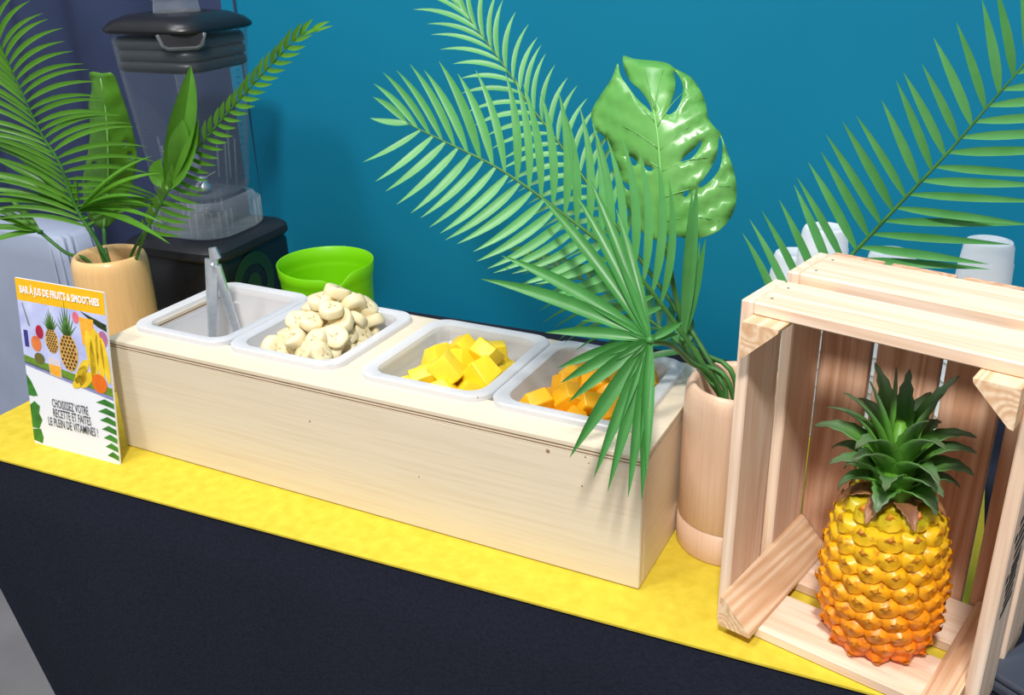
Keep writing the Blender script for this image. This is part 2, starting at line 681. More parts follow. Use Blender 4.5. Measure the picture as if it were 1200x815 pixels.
# ------------------------------------------------------------------ plywood serving box
BL, BD, BH, PT = 0.797, 0.254, 0.171, 0.012
sb = empty('serving_box', (0, 0, 0), 'long pale plywood box with four food pans set in its top', 'serving box')
X, Y, Z = (1, 0, 0), (0, 1, 0), (0, 0, 1)
board('front_board', sb, (BL / 2, PT / 2, (BH - PT) / 2 + 0.0005), X, Z, (BL, BH - PT - 0.001, PT), M['ply'])
board('back_board', sb, (BL / 2, BD - PT / 2, (BH - PT) / 2 + 0.0005), X, Z, (BL, BH - PT - 0.001, PT), M['ply'])
for x in (PT / 2, BL - PT / 2):
    board('side_board', sb, (x, BD / 2, (BH - PT) / 2 + 0.0005), Y, Z, (BD - 2 * PT, BH - PT - 0.001, PT), M['ply'])
# top: a frame of plywood around the two pan openings, with its layers showing along the edge
PANS = [(0.004, 0.178), (0.180, 0.364), (0.396, 0.583), (0.585, 0.770)]
PY0, PY1 = 0.038, 0.246
op = [(PANS[0][0] + 0.018, PANS[1][1] - 0.016), (PANS[2][0] + 0.016, PANS[3][1] - 0.016)]
oy0, oy1 = PY0 + 0.016, PY1 - 0.016
xs = [0, op[0][0], op[0][1], op[1][0], op[1][1], BL]
ys = [0, oy0, oy1, BD]


def frame_layer(z0, z1, grow, nm, mat, parent):
    bm = bmesh.new()
    xx = xs[:]
    yy = ys[:]
    xx[0] -= grow
    xx[-1] += grow
    yy[0] -= grow
    yy[-1] += grow
    cells = [(i, j) for i in range(5) for j in range(3) if not (j == 1 and i in (1, 3))]
    vd = {}

    def gv(i, j, z):
        if (i, j, z) not in vd:
            vd[(i, j, z)] = bm.verts.new((xx[i], yy[j], z))
        return vd[(i, j, z)]
    for i, j in cells:
        bm.faces.new((gv(i, j, z1), gv(i + 1, j, z1), gv(i + 1, j + 1, z1), gv(i, j + 1, z1)))
        bm.faces.new((gv(i, j, z0), gv(i, j + 1, z0), gv(i + 1, j + 1, z0), gv(i + 1, j, z0)))
        for (di, dj, a, b) in ((-1, 0, (0, 1), (0, 0)), (1, 0, (1, 0), (1, 1)), (0, -1, (0, 0), (1, 0)), (0, 1, (1, 1), (0, 1))):
            if (i + di, j + dj) not in cells:
                p = gv(i + a[0], j + a[1], z0)
                q = gv(i + b[0], j + b[1], z0)
                r_ = gv(i + b[0], j + b[1], z1)
                s_ = gv(i + a[0], j + a[1], z1)
                bm.faces.new((p, q, r_, s_))
    return link(nm, bm_mesh(nm, bm), mat, parent)


zt = BH - PT
tp = frame_layer(zt + 0.0074, BH, 0.0004, 'top_board', M['ply'], sb)
frame_layer(zt + 0.0050, zt + 0.0074, -0.0004, 'veneer_layer', M['ply_edge'], tp)
frame_layer(zt + 0.0034, zt + 0.0050, 0.0002, 'veneer_layer', M['ply'], tp)
frame_layer(zt + 0.0014, zt + 0.0034, -0.0004, 'veneer_layer', M['ply_edge'], tp)
frame_layer(zt, zt + 0.0014, 0.0002, 'veneer_layer', M['ply'], tp)
# small dark knots on the front
for (px, py, r_) in ((642, 529, 0.0026), (686, 536, 0.0012), (682, 570, 0.0012), (491, 559, 0.001), (690, 543, 0.0009), (363, 494, 0.0014), (560, 466, 0.001)):
    p = at(px, py, 0)
    kn = loft('knot', [ring(r_, 0, 10), ring(r_ * 0.6, -0.0004, 10)], cap1=True)
    k = link('knot', kn, M['ply_edge'], sb, (p.x, -0.0001, p.z))
    k.rotation_euler = (R(-90), 0, 0)

# ------------------------------------------------------------------ food pans


def pan_mesh(w_, d_, depth):
    hx, hy = w_ / 2, d_ / 2
    z = 0.0
    t = 0.0022
    L_ = []
    f1 = 0.013
    inner = [(hx, hy, 0.028, -0.003), (hx, hy, 0.028, 0.0035), (hx - 0.0015, hy - 0.0015, 0.027, 0.005),
             (hx - f1, hy - f1, 0.024, 0.005), (hx - f1 - 0.003, hy - f1 - 0.003, 0.024, 0.003),
             (hx - f1 - 0.006, hy - f1 - 0.006, 0.026, -0.018), (hx - f1 - 0.009, hy - f1 - 0.009, 0.026, -0.021),
             (hx - f1 - 0.016, hy - f1 - 0.016, 0.028, -depth + 0.008), (hx - f1 - 0.022, hy - f1 - 0.022, 0.026, -depth)]
    for a, b, r, zz in inner:
        L_.append(rrect(a, b, r, zz, n=8))
    me = loft('food_pan', L_, cap1=True)
    return auto_smooth(me, 40)


names = ['empty translucent plastic food pan holding the steel tongs', 'translucent plastic food pan heaped with banana slices',
         'translucent plastic food pan of yellow pineapple chunks', 'translucent plastic food pan of orange mango pieces under the fan leaf']
pan_root = []
for (a, b), nm in zip(PANS, names):
    depth = 0.085 if 'tongs' in nm else 0.062
    o = link('food_pan', pan_mesh(b - a, PY1 - PY0, depth), M['pan'], None, ((a + b) / 2, (PY0 + PY1) / 2, BH + 0.003))
    tag(o, nm, 'food pan', 'food pans in the plywood box')
    pan_root.append((o, depth))


# ------------------------------------------------------------------ fruit in the pans
def slice_mesh(seed):
    rnd = random.Random(seed)
    n = 18
    r0 = 0.0175 + rnd.uniform(-.0015, .002)
    h = 0.0065 + rnd.uniform(-0.001, 0.0018)
    k = rnd.uniform(0, 6)
    shear = rnd.uniform(-.25, .25)
    el = rnd.uniform(0.82, 1.0)

    def lp(r, z):
        out = []
        for i in range(n):
            a = 2 * math.pi * i / n
            rr = r * (1 + 0.035 * math.cos(5 * a + k) + 0.02 * math.cos(3 * a))
            out.append((rr * math.cos(a) + shear * z, el * rr * math.sin(a), z + 0.0007 * math.sin(2 * a + k)))
        return out
    loops = [lp(r0 * 0.45, -h), lp(r0 * 0.9, -h), lp(r0, -h * 0.72), lp(r0 * 1.01, 0), lp(r0, h * 0.72), lp(r0 * 0.9, h), lp(r0 * 0.45, h * 0.96), lp(r0 * 0.16, h * 0.86)]
    return loft('banana_slice', loops, True, True)


def core_mesh():
    vs_, fs_ = [], []
    for q in range(3):
        a = 2 * math.pi * q / 3
        for i in range(6):
            t = 2 * math.pi * i / 6
            x = 0.0042 + 0.0032 * math.cos(t)
            y = 0.0012 * math.sin(t)
            vs_.append((x * math.cos(a) - y * math.sin(a), x * math.sin(a) + y * math.cos(a), 0))
        fs_.append(tuple(range(q * 6, q * 6 + 6)))
    return mesh('core', vs_, fs_)


def chunk_mesh(seed, sx, sy, sz):
    rnd = random.Random(seed)
    bm = bmesh.new()
    tpx, tpy = rnd.uniform(0.45, 0.95), rnd.uniform(0.55, 1.0)
    for x in (-1, 1):
        for y in (-1, 1):
            for z in (-1, 1):
                k = (tpx, tpy) if z > 0 else (1, 1)
                bm.verts.new((x * sx * k[0] * rnd.uniform(.8, 1.1), y * sy * k[1] * rnd.uniform(.8, 1.1), z * sz * rnd.uniform(.8, 1.1)))
    bmesh.ops.convex_hull(bm, input=bm.verts)
    bmesh.ops.dissolve_limit(bm, angle_limit=R(12), verts=bm.verts, edges=bm.edges)
    bmesh.ops.bevel(bm, geom=list(bm.edges), offset=0.0022, segments=2, affect='EDGES', profile=0.6)
    me = bm_mesh('fruit_chunk', bm, True)
    return auto_smooth(me, 50)


def pile(seed, n, rho, cx, cy, hx, hy, z0, target, cand=30):
    """drop balls of radius rho; each takes the lowest spot relative to the wanted heap height"""
    rnd = random.Random(seed)
    P = []
    for i in range(n):
        best = None
        for c in range(cand):
            x = cx + rnd.uniform(-hx, hx)
            y = cy + rnd.uniform(-hy, hy)
            z = z0 + rho * 0.8
            for q in P:
                d2 = (x - q[0]) ** 2 + (y - q[1]) ** 2
                if d2 < (1.75 * rho) ** 2:
                    z = max(z, q[2] + math.sqrt((1.75 * rho) ** 2 - d2) * 0.86)
            sc = z - target(x, y)
            if best is None or sc < best[0]:
                best = (sc, x, y, z)
        if best[0] > 0:
            continue
        P.append(best[1:])
    return P


meshes = [slice_mesh(i) for i in range(7)]
core = core_mesh()
(pa, pdep) = pan_root[1]
pz = BH + 0.003 - pdep
cxp, cyp = pa.location.x, pa.location.y


def heap_b(x, y):
    u, w_ = (x - cxp), (y - cyp)
    return BH + 0.002 + 0.062 * math.exp(-((u - 0.004) ** 2 + (w_ - 0.012) ** 2) / 0.0017) + 0.024 * math.exp(-((u - 0.04) ** 2 + (w_ - 0.035) ** 2) / 0.001) - 0.010 * (u < -0.035)


rnd = random.Random(21)
top_slice = None
for i, (x, y, z) in enumerate(pile(5, 150, 0.0140, cxp, cyp, 0.050, 0.061, pz, heap_b, 14)):
    me = meshes[i % 7]
    o = link('banana_slice', me, M['banana'], None, (x, y, z))
    tilt = rnd.uniform(0.1, 1.25)
    az = rnd.uniform(0, 6.28)
    o.rotation_euler = (tilt * math.cos(az), tilt * math.sin(az), rnd.uniform(0, 6.28))
    tag(o, 'round cut slice of pale banana in the heap in a food pan', 'banana slice', 'banana slices heaped in the pan')
    if top_slice is None or z > top_slice.location.z:
        top_slice = o
    for s in (-1, 1):
        c_ = link('core', core, M['banana_core'], o, (0, 0, s * 0.0081))

top_slice['label'] = 'round banana slice lying on the very peak of the banana heap'
for pi, key, lab, grp, cat, n, rho, sd, nm in (
        (2, 'mango_yellow', 'bright yellow pineapple chunk lying in a food pan', 'yellow pineapple chunks in the pan', 'fruit chunk', 60, 0.0185, 3, 'pineapple_chunk'),
        (3, 'mango_orange', 'deep orange mango piece lying in a food pan', 'orange mango pieces in the pan', 'fruit chunk', 80, 0.0165, 8, 'mango_piece')):
    (pa, pdep) = pan_root[pi]
    cx_, cy_ = pa.location.x, pa.location.y
    z0 = BH + 0.003 - pdep
    if pi == 2:
        ms_ = [chunk_mesh(40 + i, 0.021, 0.019, 0.0155) for i in range(7)]
        tg = lambda x, y: BH - 0.001 + 0.018 * math.exp(-((x - cx_ - 0.045) ** 2 + (y - cy_ - 0.04) ** 2) / 0.0012) + 0.012 * math.exp(-((x - cx_ + 0.01) ** 2 + (y - cy_) ** 2) / 0.0012)
    else:
        ms_ = [chunk_mesh(60 + i, 0.022, 0.016, 0.0095) for i in range(7)]
        tg = lambda x, y: BH - 0.006 + 0.022 * math.exp(-((x - cx_ - 0.01) ** 2 + (y - cy_ - 0.012) ** 2) / 0.0016)
    for i, (x, y, z) in enumerate(pile(sd, n, rho, cx_, cy_, 0.047, 0.056, z0, tg, 16)):
        o = link(nm, ms_[i % 7], M[key], None, (x, y, z))
        o.rotation_euler = (rnd.uniform(-.8, .8), rnd.uniform(-.8, .8), rnd.uniform(0, 6.28))
        tag(o, lab, cat, grp)
        if i == 0 or z > peak_.location.z:
            peak_ = o
    peak_['label'] = lab.replace('lying in a food pan', 'lying on the peak of its heap')

# ------------------------------------------------------------------ tongs standing in the empty pan
tong_top = at(248, 291, 0.155)
tg = empty('tongs', (tong_top.x, tong_top.y, BH - 0.08), 'steel serving tongs standing upright in the empty food pan', 'tongs')


def tong_arm(name, p0, p1, w0, w1, depth_):
    """channel-section bar from p0 to p1 facing the camera side"""
    p0, p1 = V(p0), V(p1)
    t = (p1 - p0).normalized()
    s = rt.copy()
    s = (s - t * s.dot(t)).normalized()
    n = s.cross(t)
    n = -n if n.dot(fwd) > 0 else n
    loops = []
    for k in range(9):
        u = k / 8
        p = p0.lerp(p1, u)
        wv = w0 + (w1 - w0) * u
        d = depth_
        loops.append([p - s * wv - n * d, p - s * wv * 0.95, p - s * wv * .45 + n * d * .35, p + s * wv * .45 + n * d * .35, p + s * wv * 0.95, p + s * wv - n * d, p + s * (wv - .0012) - n * d, p - s * (wv - .0012) - n * d])
    return auto_smooth(loft(name, loops, True, True), 40)


base = V((tong_top.x, tong_top.y, BH - 0.08))
a0 = at(247, 304, 0.155)
a1 = at(246, 396, 0.135) + V((0, 0, -0.03))
b0 = at(252, 312, 0.157)
b1 = at(277, 386, 0.175) + V((0.006, 0, -0.035))
link('arm', tong_arm('arm', a0 - base, a1 - base, 0.0095, 0.0065, 0.006), M['steel'], tg)
link('arm', tong_arm('arm', b0 - base, b1 - base, 0.0075, 0.0058, 0.006), M['steel'], tg)
link('locking_ring', tong_arm('locking_ring', tong_top - base, at(252, 304, 0.156) - base, 0.0055, 0.0085, 0.005), M['steel'], tg)
h = at(249, 311, 0.146)
rv = loft('rivet', [ring(0.0038, 0, 12), ring(0.0034, 0.0015, 12), ring(0.0012, 0.0024, 12)], True, True)
ro = link('rivet', rv, M['steel'], tg, h - base)
ro.rotation_euler = (-fwd).to_track_quat('Z', 'Y').to_euler()


# ------------------------------------------------------------------ turned wooden vases
def vase(c, r, h, mat, label):
    root = empty('wooden_vase', (c[0], c[1], 0), label, 'vase', 'turned wooden vases')
    n = 48
    prof = [(r * 0.985, 0.0), (r, 0.0025), (r, 0.0405)]
    b = link('foot', loft('foot', [ring(a, z, n) for a, z in prof], True, True), mat, root)
    pr = [(r * .985, 0.041), (r, 0.0425), (r, h * .5), (r * 0.995, h * .78), (r * 0.985, h - 0.02), (r * .965, h - 0.010), (r * .92, h - 0.003), (r * .86, h), (r * .80, h - 0.002),
          (r * .765, h - 0.008), (r * .75, h - 0.03), (r * .74, 0.06), (r * .70, 0.052)]
    me = loft('body', [ring(a, z, n) for a, z in pr], False, True)
    link('body', me, mat, root)
    return root


for mk in ('vase_wood', 'vase_warm'):
    # turned pieces have upright grain: stretch along local Z instead of X
    for nd in M[mk].node_tree.nodes:
        if nd.type == 'MAPPING':
            s = nd.inputs['Scale'].default_value
            nd.inputs['Scale'].default_value = (s[1], s[1], s[0] * 2)
VR = V((0.859, 0.142))
VL = V((-0.180, 0.180))
vase(VR, 0.0615, 0.214, M['vase_wood'], 'pinkish turned wooden vase standing between the plywood box and the crate')
vase(VL, 0.060, 0.220, M['vase_warm'], 'honey coloured turned wooden vase standing behind the printed sign')

# ------------------------------------------------------------------ lime jug behind the box
jc = V((0.088, 0.392))
jug = empty('jug', (jc.x, jc.y, 0), 'lime green plastic measuring jug with a notched rim behind the box', 'jug')
n = 64
toc = math.atan2(CAM.y - jc.y, CAM.x - jc.x)


def jug_loop(rx, z, rimk):
    out = []
    for i in range(n):
        a = 2 * math.pi * i / n
        d = (a - toc + math.pi) % (2 * math.pi) - math.pi     # 0 = towards the camera side
        dip = 0
        if rimk:
            # low front rim on one side rising over a V-shaped pouring notch
            dip = -0.018 * math.exp(-((d - 0.22) / 0.20) ** 2) - 0.007 / (1 + math.exp((d - 0.22) * 14)) * math.exp(-((d + 0.3) / 0.9) ** 2)
        out.append((rx * math.cos(a), rx * math.sin(a), z + rimk * dip))
    return out


jh = 0.178
jl = [jug_loop(0.066, 0.002, 0), jug_loop(0.068, 0.005, 0), jug_loop(0.076, 0.09, 0.0), jug_loop(0.0775, jh - 0.028, 0.3), jug_loop(0.0800, jh - 0.02, 0.5), jug_loop(0.0815, jh, 1.0),
      jug_loop(0.0807, jh + 0.0008, 1.0), jug_loop(0.0797, jh, 1.0), jug_loop(0.0782, jh - 0.02, 0.5), jug_loop(0.074, 0.09, 0), jug_loop(0.066, 0.006, 0)]
link('body', loft('body', jl, True, True), M['lime'], jug)
ha = toc + R(160)
dirh = V((math.cos(ha), math.sin(ha), 0))
hp = catmull([dirh * 0.0850 + V((0, 0, 0.140)), dirh * 0.092 + V((0, 0, 0.166)), dirh * 0.116 + V((0, 0, 0.155)), dirh * 0.118 + V((0, 0, 0.12)), dirh * 0.095 + V((0, 0, 0.06)), dirh * 0.0790 + V((0, 0, 0.05))], 20)
link('handle', tube_mesh('handle', hp, 0.0075, 8), M['lime'], jug)

# ------------------------------------------------------------------ blender (kitchen appliance)
BC = V((-0.178, 0.402, 0))
bl_ = empty('blender', BC, 'countertop blender with a tall clear square jar and black motor base', 'blender', rz=R(4))
hb = 0.2
loops = [rrect(0.098, 0.105, 0.03, 0.004), rrect(0.102, 0.109, 0.03, 0.012), rrect(0.104, 0.111, 0.03, 0.10), rrect(0.103, 0.110, 0.03, hb - 0.034), rrect(0.099, 0.106, 0.03, hb - 0.026), rrect(0.099, 0.106, 0.03, hb - 0.022)]
mb = link('motor_base', auto_smooth(loft('motor_base', loops, True, True), 40), M['black_plastic'], bl_)
loops = [rrect(0.104, 0.111, 0.035, hb - 0.023), rrect(0.108, 0.115, 0.036, hb - 0.018), rrect(0.107, 0.114, 0.036, hb - 0.006), rrect(0.100, 0.107, 0.034, hb), rrect(0.08, 0.085, 0.03, hb + 0.002)]
link('top_plate', auto_smooth(loft('top_plate', loops, True, True), 40), M['black_soft'], bl_)
for sx in (-1, 1):
    for sy in (-1, 1):
        link('foot', loft('foot', [ring(0.012, 0, 12), ring(0.013, 0.005, 12)], True, True), M['black_soft'], bl_, (sx * 0.075, sy * 0.08, 0))
# round green emblem printed on the right flank: a ring around a disc
for r0, r1 in ((0.036, 0.058), (0.0, 0.02)):
    nn = 40
    vv, ff = [], []
    for i in range(nn):
        a = 2 * math.pi * i / nn
        vv += [(0, r0 * math.cos(a), r0 * math.sin(a)), (0, r1 * math.cos(a), r1 * math.sin(a))]
    for i in range(nn):
        k = (i + 1) % nn
        ff.append((2 * i, 2 * i + 1, 2 * k + 1, 2 * k))
    link('emblem', mesh('emblem', vv, ff), M['logo_green'], mb, (0.1046, -0.02, 0.115))
# collar of thick clear plastic with ribs
cz = hb + 0.003
jarroot = V((-0.004, 0.008, 0))


def jl_(h, r, z, k=6):
    return rrect(h, h, r, z, n=k, c=(jarroot.x, jarroot.y))


col = loft('collar', [jl_(0.080, 0.05, cz), jl_(0.083, 0.05, cz + 0.004), jl_(0.081, 0.05, cz + 0.048), jl_(0.075, 0.048, cz + 0.058), jl_(0.066, 0.044, cz + 0.060)], True, False)
co = link('collar', auto_smooth(col, 50), M['jar_thick'], bl_)
for i in range(28):
    a = 2 * math.pi * i / 28
    rr = jl_(0.0825, 0.05, 0, 6)[i]
    p = V((rr[0], rr[1], cz + 0.026))
    rb = link('rib', box_mesh('rib', 0.004, 0.003, 0.044, 0.001), M['jar_thick'], co, p)
    rb.rotation_euler = (0, 0, math.atan2(rr[1] - jarroot.y, rr[0] - jarroot.x))
JT = 0.545
jar = loft('jar', [jl_(0.062, 0.035, cz + 0.058), jl_(0.068, 0.036, cz + 0.075), jl_(0.086, 0.036, JT - 0.05), jl_(0.089, 0.036, JT), jl_(0.0865, 0.034, JT), jl_(0.0835, 0.034, JT - 0.05), jl_(0.066, 0.034, cz + 0.075), jl_(0.055, 0.03, cz + 0.062)], False, True)
jo = link('jar', auto_smooth(jar, 50), M['jar'], bl_)
# vertical flutes inside the jar walls
for a in range(4):
    d = V((math.cos(a * math.pi / 2), math.sin(a * math.pi / 2), 0))
    s = V((-d.y, d.x, 0))
    for q in (-0.012, 0.014):
        pts = [jarroot + d * 0.064 + s * q + V((0, 0, cz + 0.075)), jarroot + d * 0.072 + s * q + V((0, 0, cz + 0.16))]
        link('flute', tube_mesh('flute', pts, 0.0016, 6), M['jar_thick'], jo)
# measuring marks up the right-hand edge
for i in range(20):
    z = cz + 0.09 + i * 0.0115
    k = (z - cz - 0.075) / (JT - 0.05 - cz - 0.075)
    hw = 0.068 + (0.086 - 0.068) * k
    link('graduation', box_mesh('graduation', 0.0006, 0.012 if i % 5 == 0 else 0.007, 0.0013, 0), M['leaf_mint'] if False else M['teal'], jo, jarroot + V((hw + 0.0006, 0.03, z)))
bd = link('blade', loft('blade', [ring(0.014, 0, 16), ring(0.014, 0.012, 16), ring(0.007, 0.02, 16), ring(0.006, 0.028, 16)], True, True), M['steel'], bl_, jarroot + V((0, 0, cz + 0.063)))
for i in range(4):
    a = i * math.pi / 2 + 0.4
    tipz = 0.018 if i % 2 else 0.036
    d = V((math.cos(a), math.sin(a), 0))
    s = V((-d.y, d.x, 0)) * 0.005
    v0 = [V((0, 0, .022)) - s, V((0, 0, .022)) + s, d * 0.026 + V((0, 0, tipz)) + s * .4, d * 0.026 + V((0, 0, tipz)) - s * .4]
    link('blade_wing', mesh('blade_wing', v0 + [v + V((0, 0, .0012)) for v in v0], [(0, 1, 2, 3), (7, 6, 5, 4), (0, 4, 5, 1), (1, 5, 6, 2), (2, 6, 7, 3), (3, 7, 4, 0)], False), M['steel'], bd)
# gasket inside the rim
for i, z in enumerate((JT - 0.062, JT - 0.044, JT - 0.026)):
    link('gasket', loft('gasket', [jl_(0.0805, 0.034, z), jl_(0.0835, 0.034, z + 0.003), jl_(0.0835, 0.034, z + 0.012), jl_(0.0805, 0.034, z + 0.0175)], True, True), M['dark_gasket'], bl_)
lid = loft('lid', [jl_(0.093, 0.040, JT - 0.001), jl_(0.097, 0.042, JT + 0.002), jl_(0.097, 0.042, JT + 0.006), jl_(0.090, 0.045, JT + 0.016), jl_(0.072, 0.045, JT + 0.025), jl_(0.045, 0.036, JT + 0.028), jl_(0.043, 0.036, JT + 0.024)], True, True)
lo = link('lid', auto_smooth(lid, 60), M['black_plastic'], bl_)
link('cap', auto_smooth(loft('cap', [jl_(0.033, 0.02, JT + 0.024), jl_(0.031, 0.02, JT + 0.046), jl_(0.036, 0.02, JT + 0.048), jl_(0.036, 0.02, JT + 0.058), jl_(0.03, 0.018, JT + 0.060)], True, True), 40), M['jar_thick'], lo)
# pouring spout below the lid's front
sp_c = jarroot + V((0.062, -0.070, 0))
dsp = V((0.66, -0.75, 0)).normalized()
ssp = V((-dsp.y, dsp.x, 0))
pts = [sp_c + dsp * 0.016 + ssp * a + V((0, 0, JT + b)) for a, b in ((-0.036, 0.001), (-0.030, -0.016), (-0.022, -0.021), (0.022, -0.021), (0.030, -0.016), (0.036, 0.001))]
link('spout_lip', tube_mesh('spout_lip', pts, 0.003, 6), M['jar_thick'], jo)
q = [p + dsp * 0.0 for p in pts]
link('spout_shadow_gap', mesh('spout_shadow_gap', q + [p + dsp * 0.0015 for p in q], [tuple(range(6)), tuple(range(11, 5, -1))] + [(i, i + 6, (i + 1) % 6 + 6, (i + 1) % 6) for i in range(6)], False), M['black_soft'], lo)  # black sheet put in for the shade of the spout recess
lo.children[-1].name = 'spout_shade_sheet'
# handle at the back
hd = V((-0.707, 0.707, 0))
hp = catmull([jarroot + hd * 0.095 + V((0, 0, JT - 0.04)), jarroot + hd * 0.15 + V((0, 0, JT - 0.045)), jarroot + hd * 0.155 + V((0, 0, JT - 0.15)), jarroot + hd * 0.12 + V((0, 0, JT - 0.24)), jarroot + hd * 0.078 + V((0, 0, JT - 0.25))], 20)
link('handle', tube_mesh('handle', hp, 0.009, 8), M['jar_thick'], bl_)

# ------------------------------------------------------------------ printed sign
sbl, sbr = V((-0.133, -0.052, 0.0)), V((0.030, -0.046, 0.0))
ex = (sbr - sbl).normalized()
SW, SH, LEAN = 0.168, 0.252, 0.12
nb = V((-ex.y, ex.x, 0))
ez = V((0, 0, 1)) * math.cos(LEAN) + nb * math.sin(LEAN)
sign = empty('table_sign', sbl, 'white and yellow printed card sign standing against the box corner', 'sign')
en = ex.cross(ez)      # towards the viewer (front of the card)
sm = Matrix((ex, ez, en)).transposed().to_4x4()


def card(name, pts, d, mat, parent=None, th=0.0002):
    """flat printed patch: pts in card coordinates (0..1 across, 0..1 up)"""
    k = len(pts)
    vv = [V((x * SW, y * SH, d)) for x, y in pts] + [V((x * SW, y * SH, d - th)) for x, y in pts]
    ff = [tuple(range(k)), tuple(range(2 * k - 1, k - 1, -1))] + [(i, i + k, (i + 1) % k + k, (i + 1) % k) for i in range(k)]
    me = mesh(name, vv, ff, False)
    me.transform(sm)
    return link(name, me, mat, parent or sign)


def flat(name, rgb, rgb2=None, scale=120):
    if name not in M:
        M[name] = plain(name, lin(*rgb), lin(*(rgb2 or rgb)), rough=0.5, scale=scale)
    return M[name]


def ell(cx, cy, rx, ry, n=16, a0=0):
    ca, sa = math.cos(a0), math.sin(a0)
    asp = SW / SH
    out = []
    for i in range(n):
        t = 2 * math.pi * i / n
        x, y = rx * math.cos(t), ry * math.sin(t)
        out.append((cx + x * ca - y * sa, cy + (x * sa + y * ca) * asp))
    return out


bd_ = card('card', [(0, 0), (1, 0), (1, 1), (0, 1)], 0.0, M['white_card'], th=0.003)
D1, D2, D3, D4, D5 = 0.0003, 0.0005, 0.0007, 0.0009, 0.0011
card('header_band', [(0, 0.873), (1, 0.873), (1, 1), (0, 1)], D1, flat('print_yellow', (246, 190, 12), (240, 182, 10)))
card('photo_print', [(0, 0.50), (1, 0.405), (1, 0.873), (0, 0.873)], D1, flat('print_sky', (206, 212, 246), (170, 176, 226), 30))
card('table_print', [(0, 0.50), (1, 0.405), (1, 0.455), (0, 0.548)], D2, flat('print_grass', (122, 160, 44), (84, 120, 40), 300))
card('edge_print', [(0, 0.487), (1, 0.385), (1, 0.408), (0, 0.51)], D2, flat('print_lilac', (150, 152, 200), (120, 124, 176), 60))
card('backdrop_print', [(0.72, 0.873), (1, 0.82), (1, 0.78), (0.9, 0.80)], D2, flat('print_black', (24, 28, 20), (60, 80, 20), 80))
card('backdrop_print', [(0.03, 0.60), (0.08, 0.60), (0.08, 0.70), (0.03, 0.70)], D2, flat('print_indigo', (58, 54, 130)))


def p_pine(cx, cy, rx, ry, crown):
    card('pineapple_print', ell(cx, cy, rx, ry), D3, flat('print_pine', (222, 178, 92), (190, 140, 60), 160))
    k = 0
    for i in range(-3, 4):
        for j in range(-5, 6):
            x = cx + (i + (j % 2) * .5) * rx * .36
            y = cy + j * ry * .2 * SW / SH
            if ((x - cx) / rx) ** 2 + ((y - cy) / (ry * SW / SH)) ** 2 < .8:
                card('scale_print', [(x - rx * .13, y), (x, y - rx * .10), (x + rx * .13, y), (x, y + rx * .10)], D4, flat('print_brown', (60, 38, 28)))
    for i in range(9):
        a = -1 + 2 * i / 8
        bx, by = cx, cy + ry * SW / SH * 0.9
        tx, ty = cx + a * rx * 1.15, by + crown * (1.15 - abs(a) * .8) + 0.01
        card('crown_print', [(bx - .018 + a * .02, by), (bx + .018 + a * .02, by), (tx, ty)], D3, flat('print_leaf', (96, 140, 60), (60, 104, 46), 200))


p_pine(0.545, 0.615, 0.105, 0.165, 0.17)
p_pine(0.36, 0.665, 0.075, 0.11, 0.10)
card('fruit_print', ell(0.17, 0.63, 0.06, 0.07), D3, flat('print_peach', (230, 132, 66), (214, 108, 60), 60))
card('fruit_print', ell(0.225, 0.705, 0.045, 0.06), D4, flat('print_red', (186, 34, 62), (160, 24, 50), 60))
card('fruit_print', ell(0.19, 0.545, 0.06, 0.05), D4, flat('print_melon', (120, 96, 50), (70, 110, 50), 30))
card('straw_print', [(0.10, 0.73), (0.12, 0.73), (0.06, 0.86), (0.05, 0.86)], D3, flat('print_stem', (110, 130, 110)))
card('glass_print', [(0.30, 0.46), (0.43, 0.45), (0.44, 0.56), (0.29, 0.565)], D4, flat('print_glass', (214, 206, 214)))
card('juice_print', [(0.305, 0.465), (0.425, 0.455), (0.43, 0.52), (0.30, 0.525)], D5, flat('print_juice', (240, 160, 40), (250, 184, 60)))
card('glass_print', [(0.72, 0.68), (0.84, 0.68), (0.86, 0.835), (0.70, 0.84)], D3, flat('print_juice', (240, 160, 40)))
card('berry_print', ell(0.665, 0.83, 0.035, 0.05), D3, flat('print_pink', (206, 60, 90), (230, 120, 140), 40))
card('berry_print', ell(0.95, 0.735, 0.05, 0.07), D3, flat('print_mauve', (196, 120, 150), (160, 90, 140), 40))
for cx_, cy_, rx_, ry_, a_ in ((0.835, 0.63, 0.05, 0.24, -0.12), (0.90, 0.625, 0.04, 0.22, 0.02), (0.955, 0.61, 0.036, 0.2, 0.12), (0.795, 0.64, 0.045, 0.2, 0.1)):
    card('banana_print', ell(cx_, cy_, rx_, ry_, 16, a_), D4, flat('print_banana', (244, 210, 52), (226, 186, 30), 60))
for cx_, cy_, a_ in ((0.66, 0.50, -0.7), (0.72, 0.475, -0.8), (0.69, 0.535, -0.6), (0.64, 0.46, -0.9)):
    card('banana_print', ell(cx_, cy_, 0.045, 0.11, 14, a_), D4, flat('print_banana', (244, 210, 52)))
card('orange_print', ell(0.865, 0.47, 0.085, 0.085), D5, flat('print_orange', (236, 122, 22), (220, 96, 14), 40))
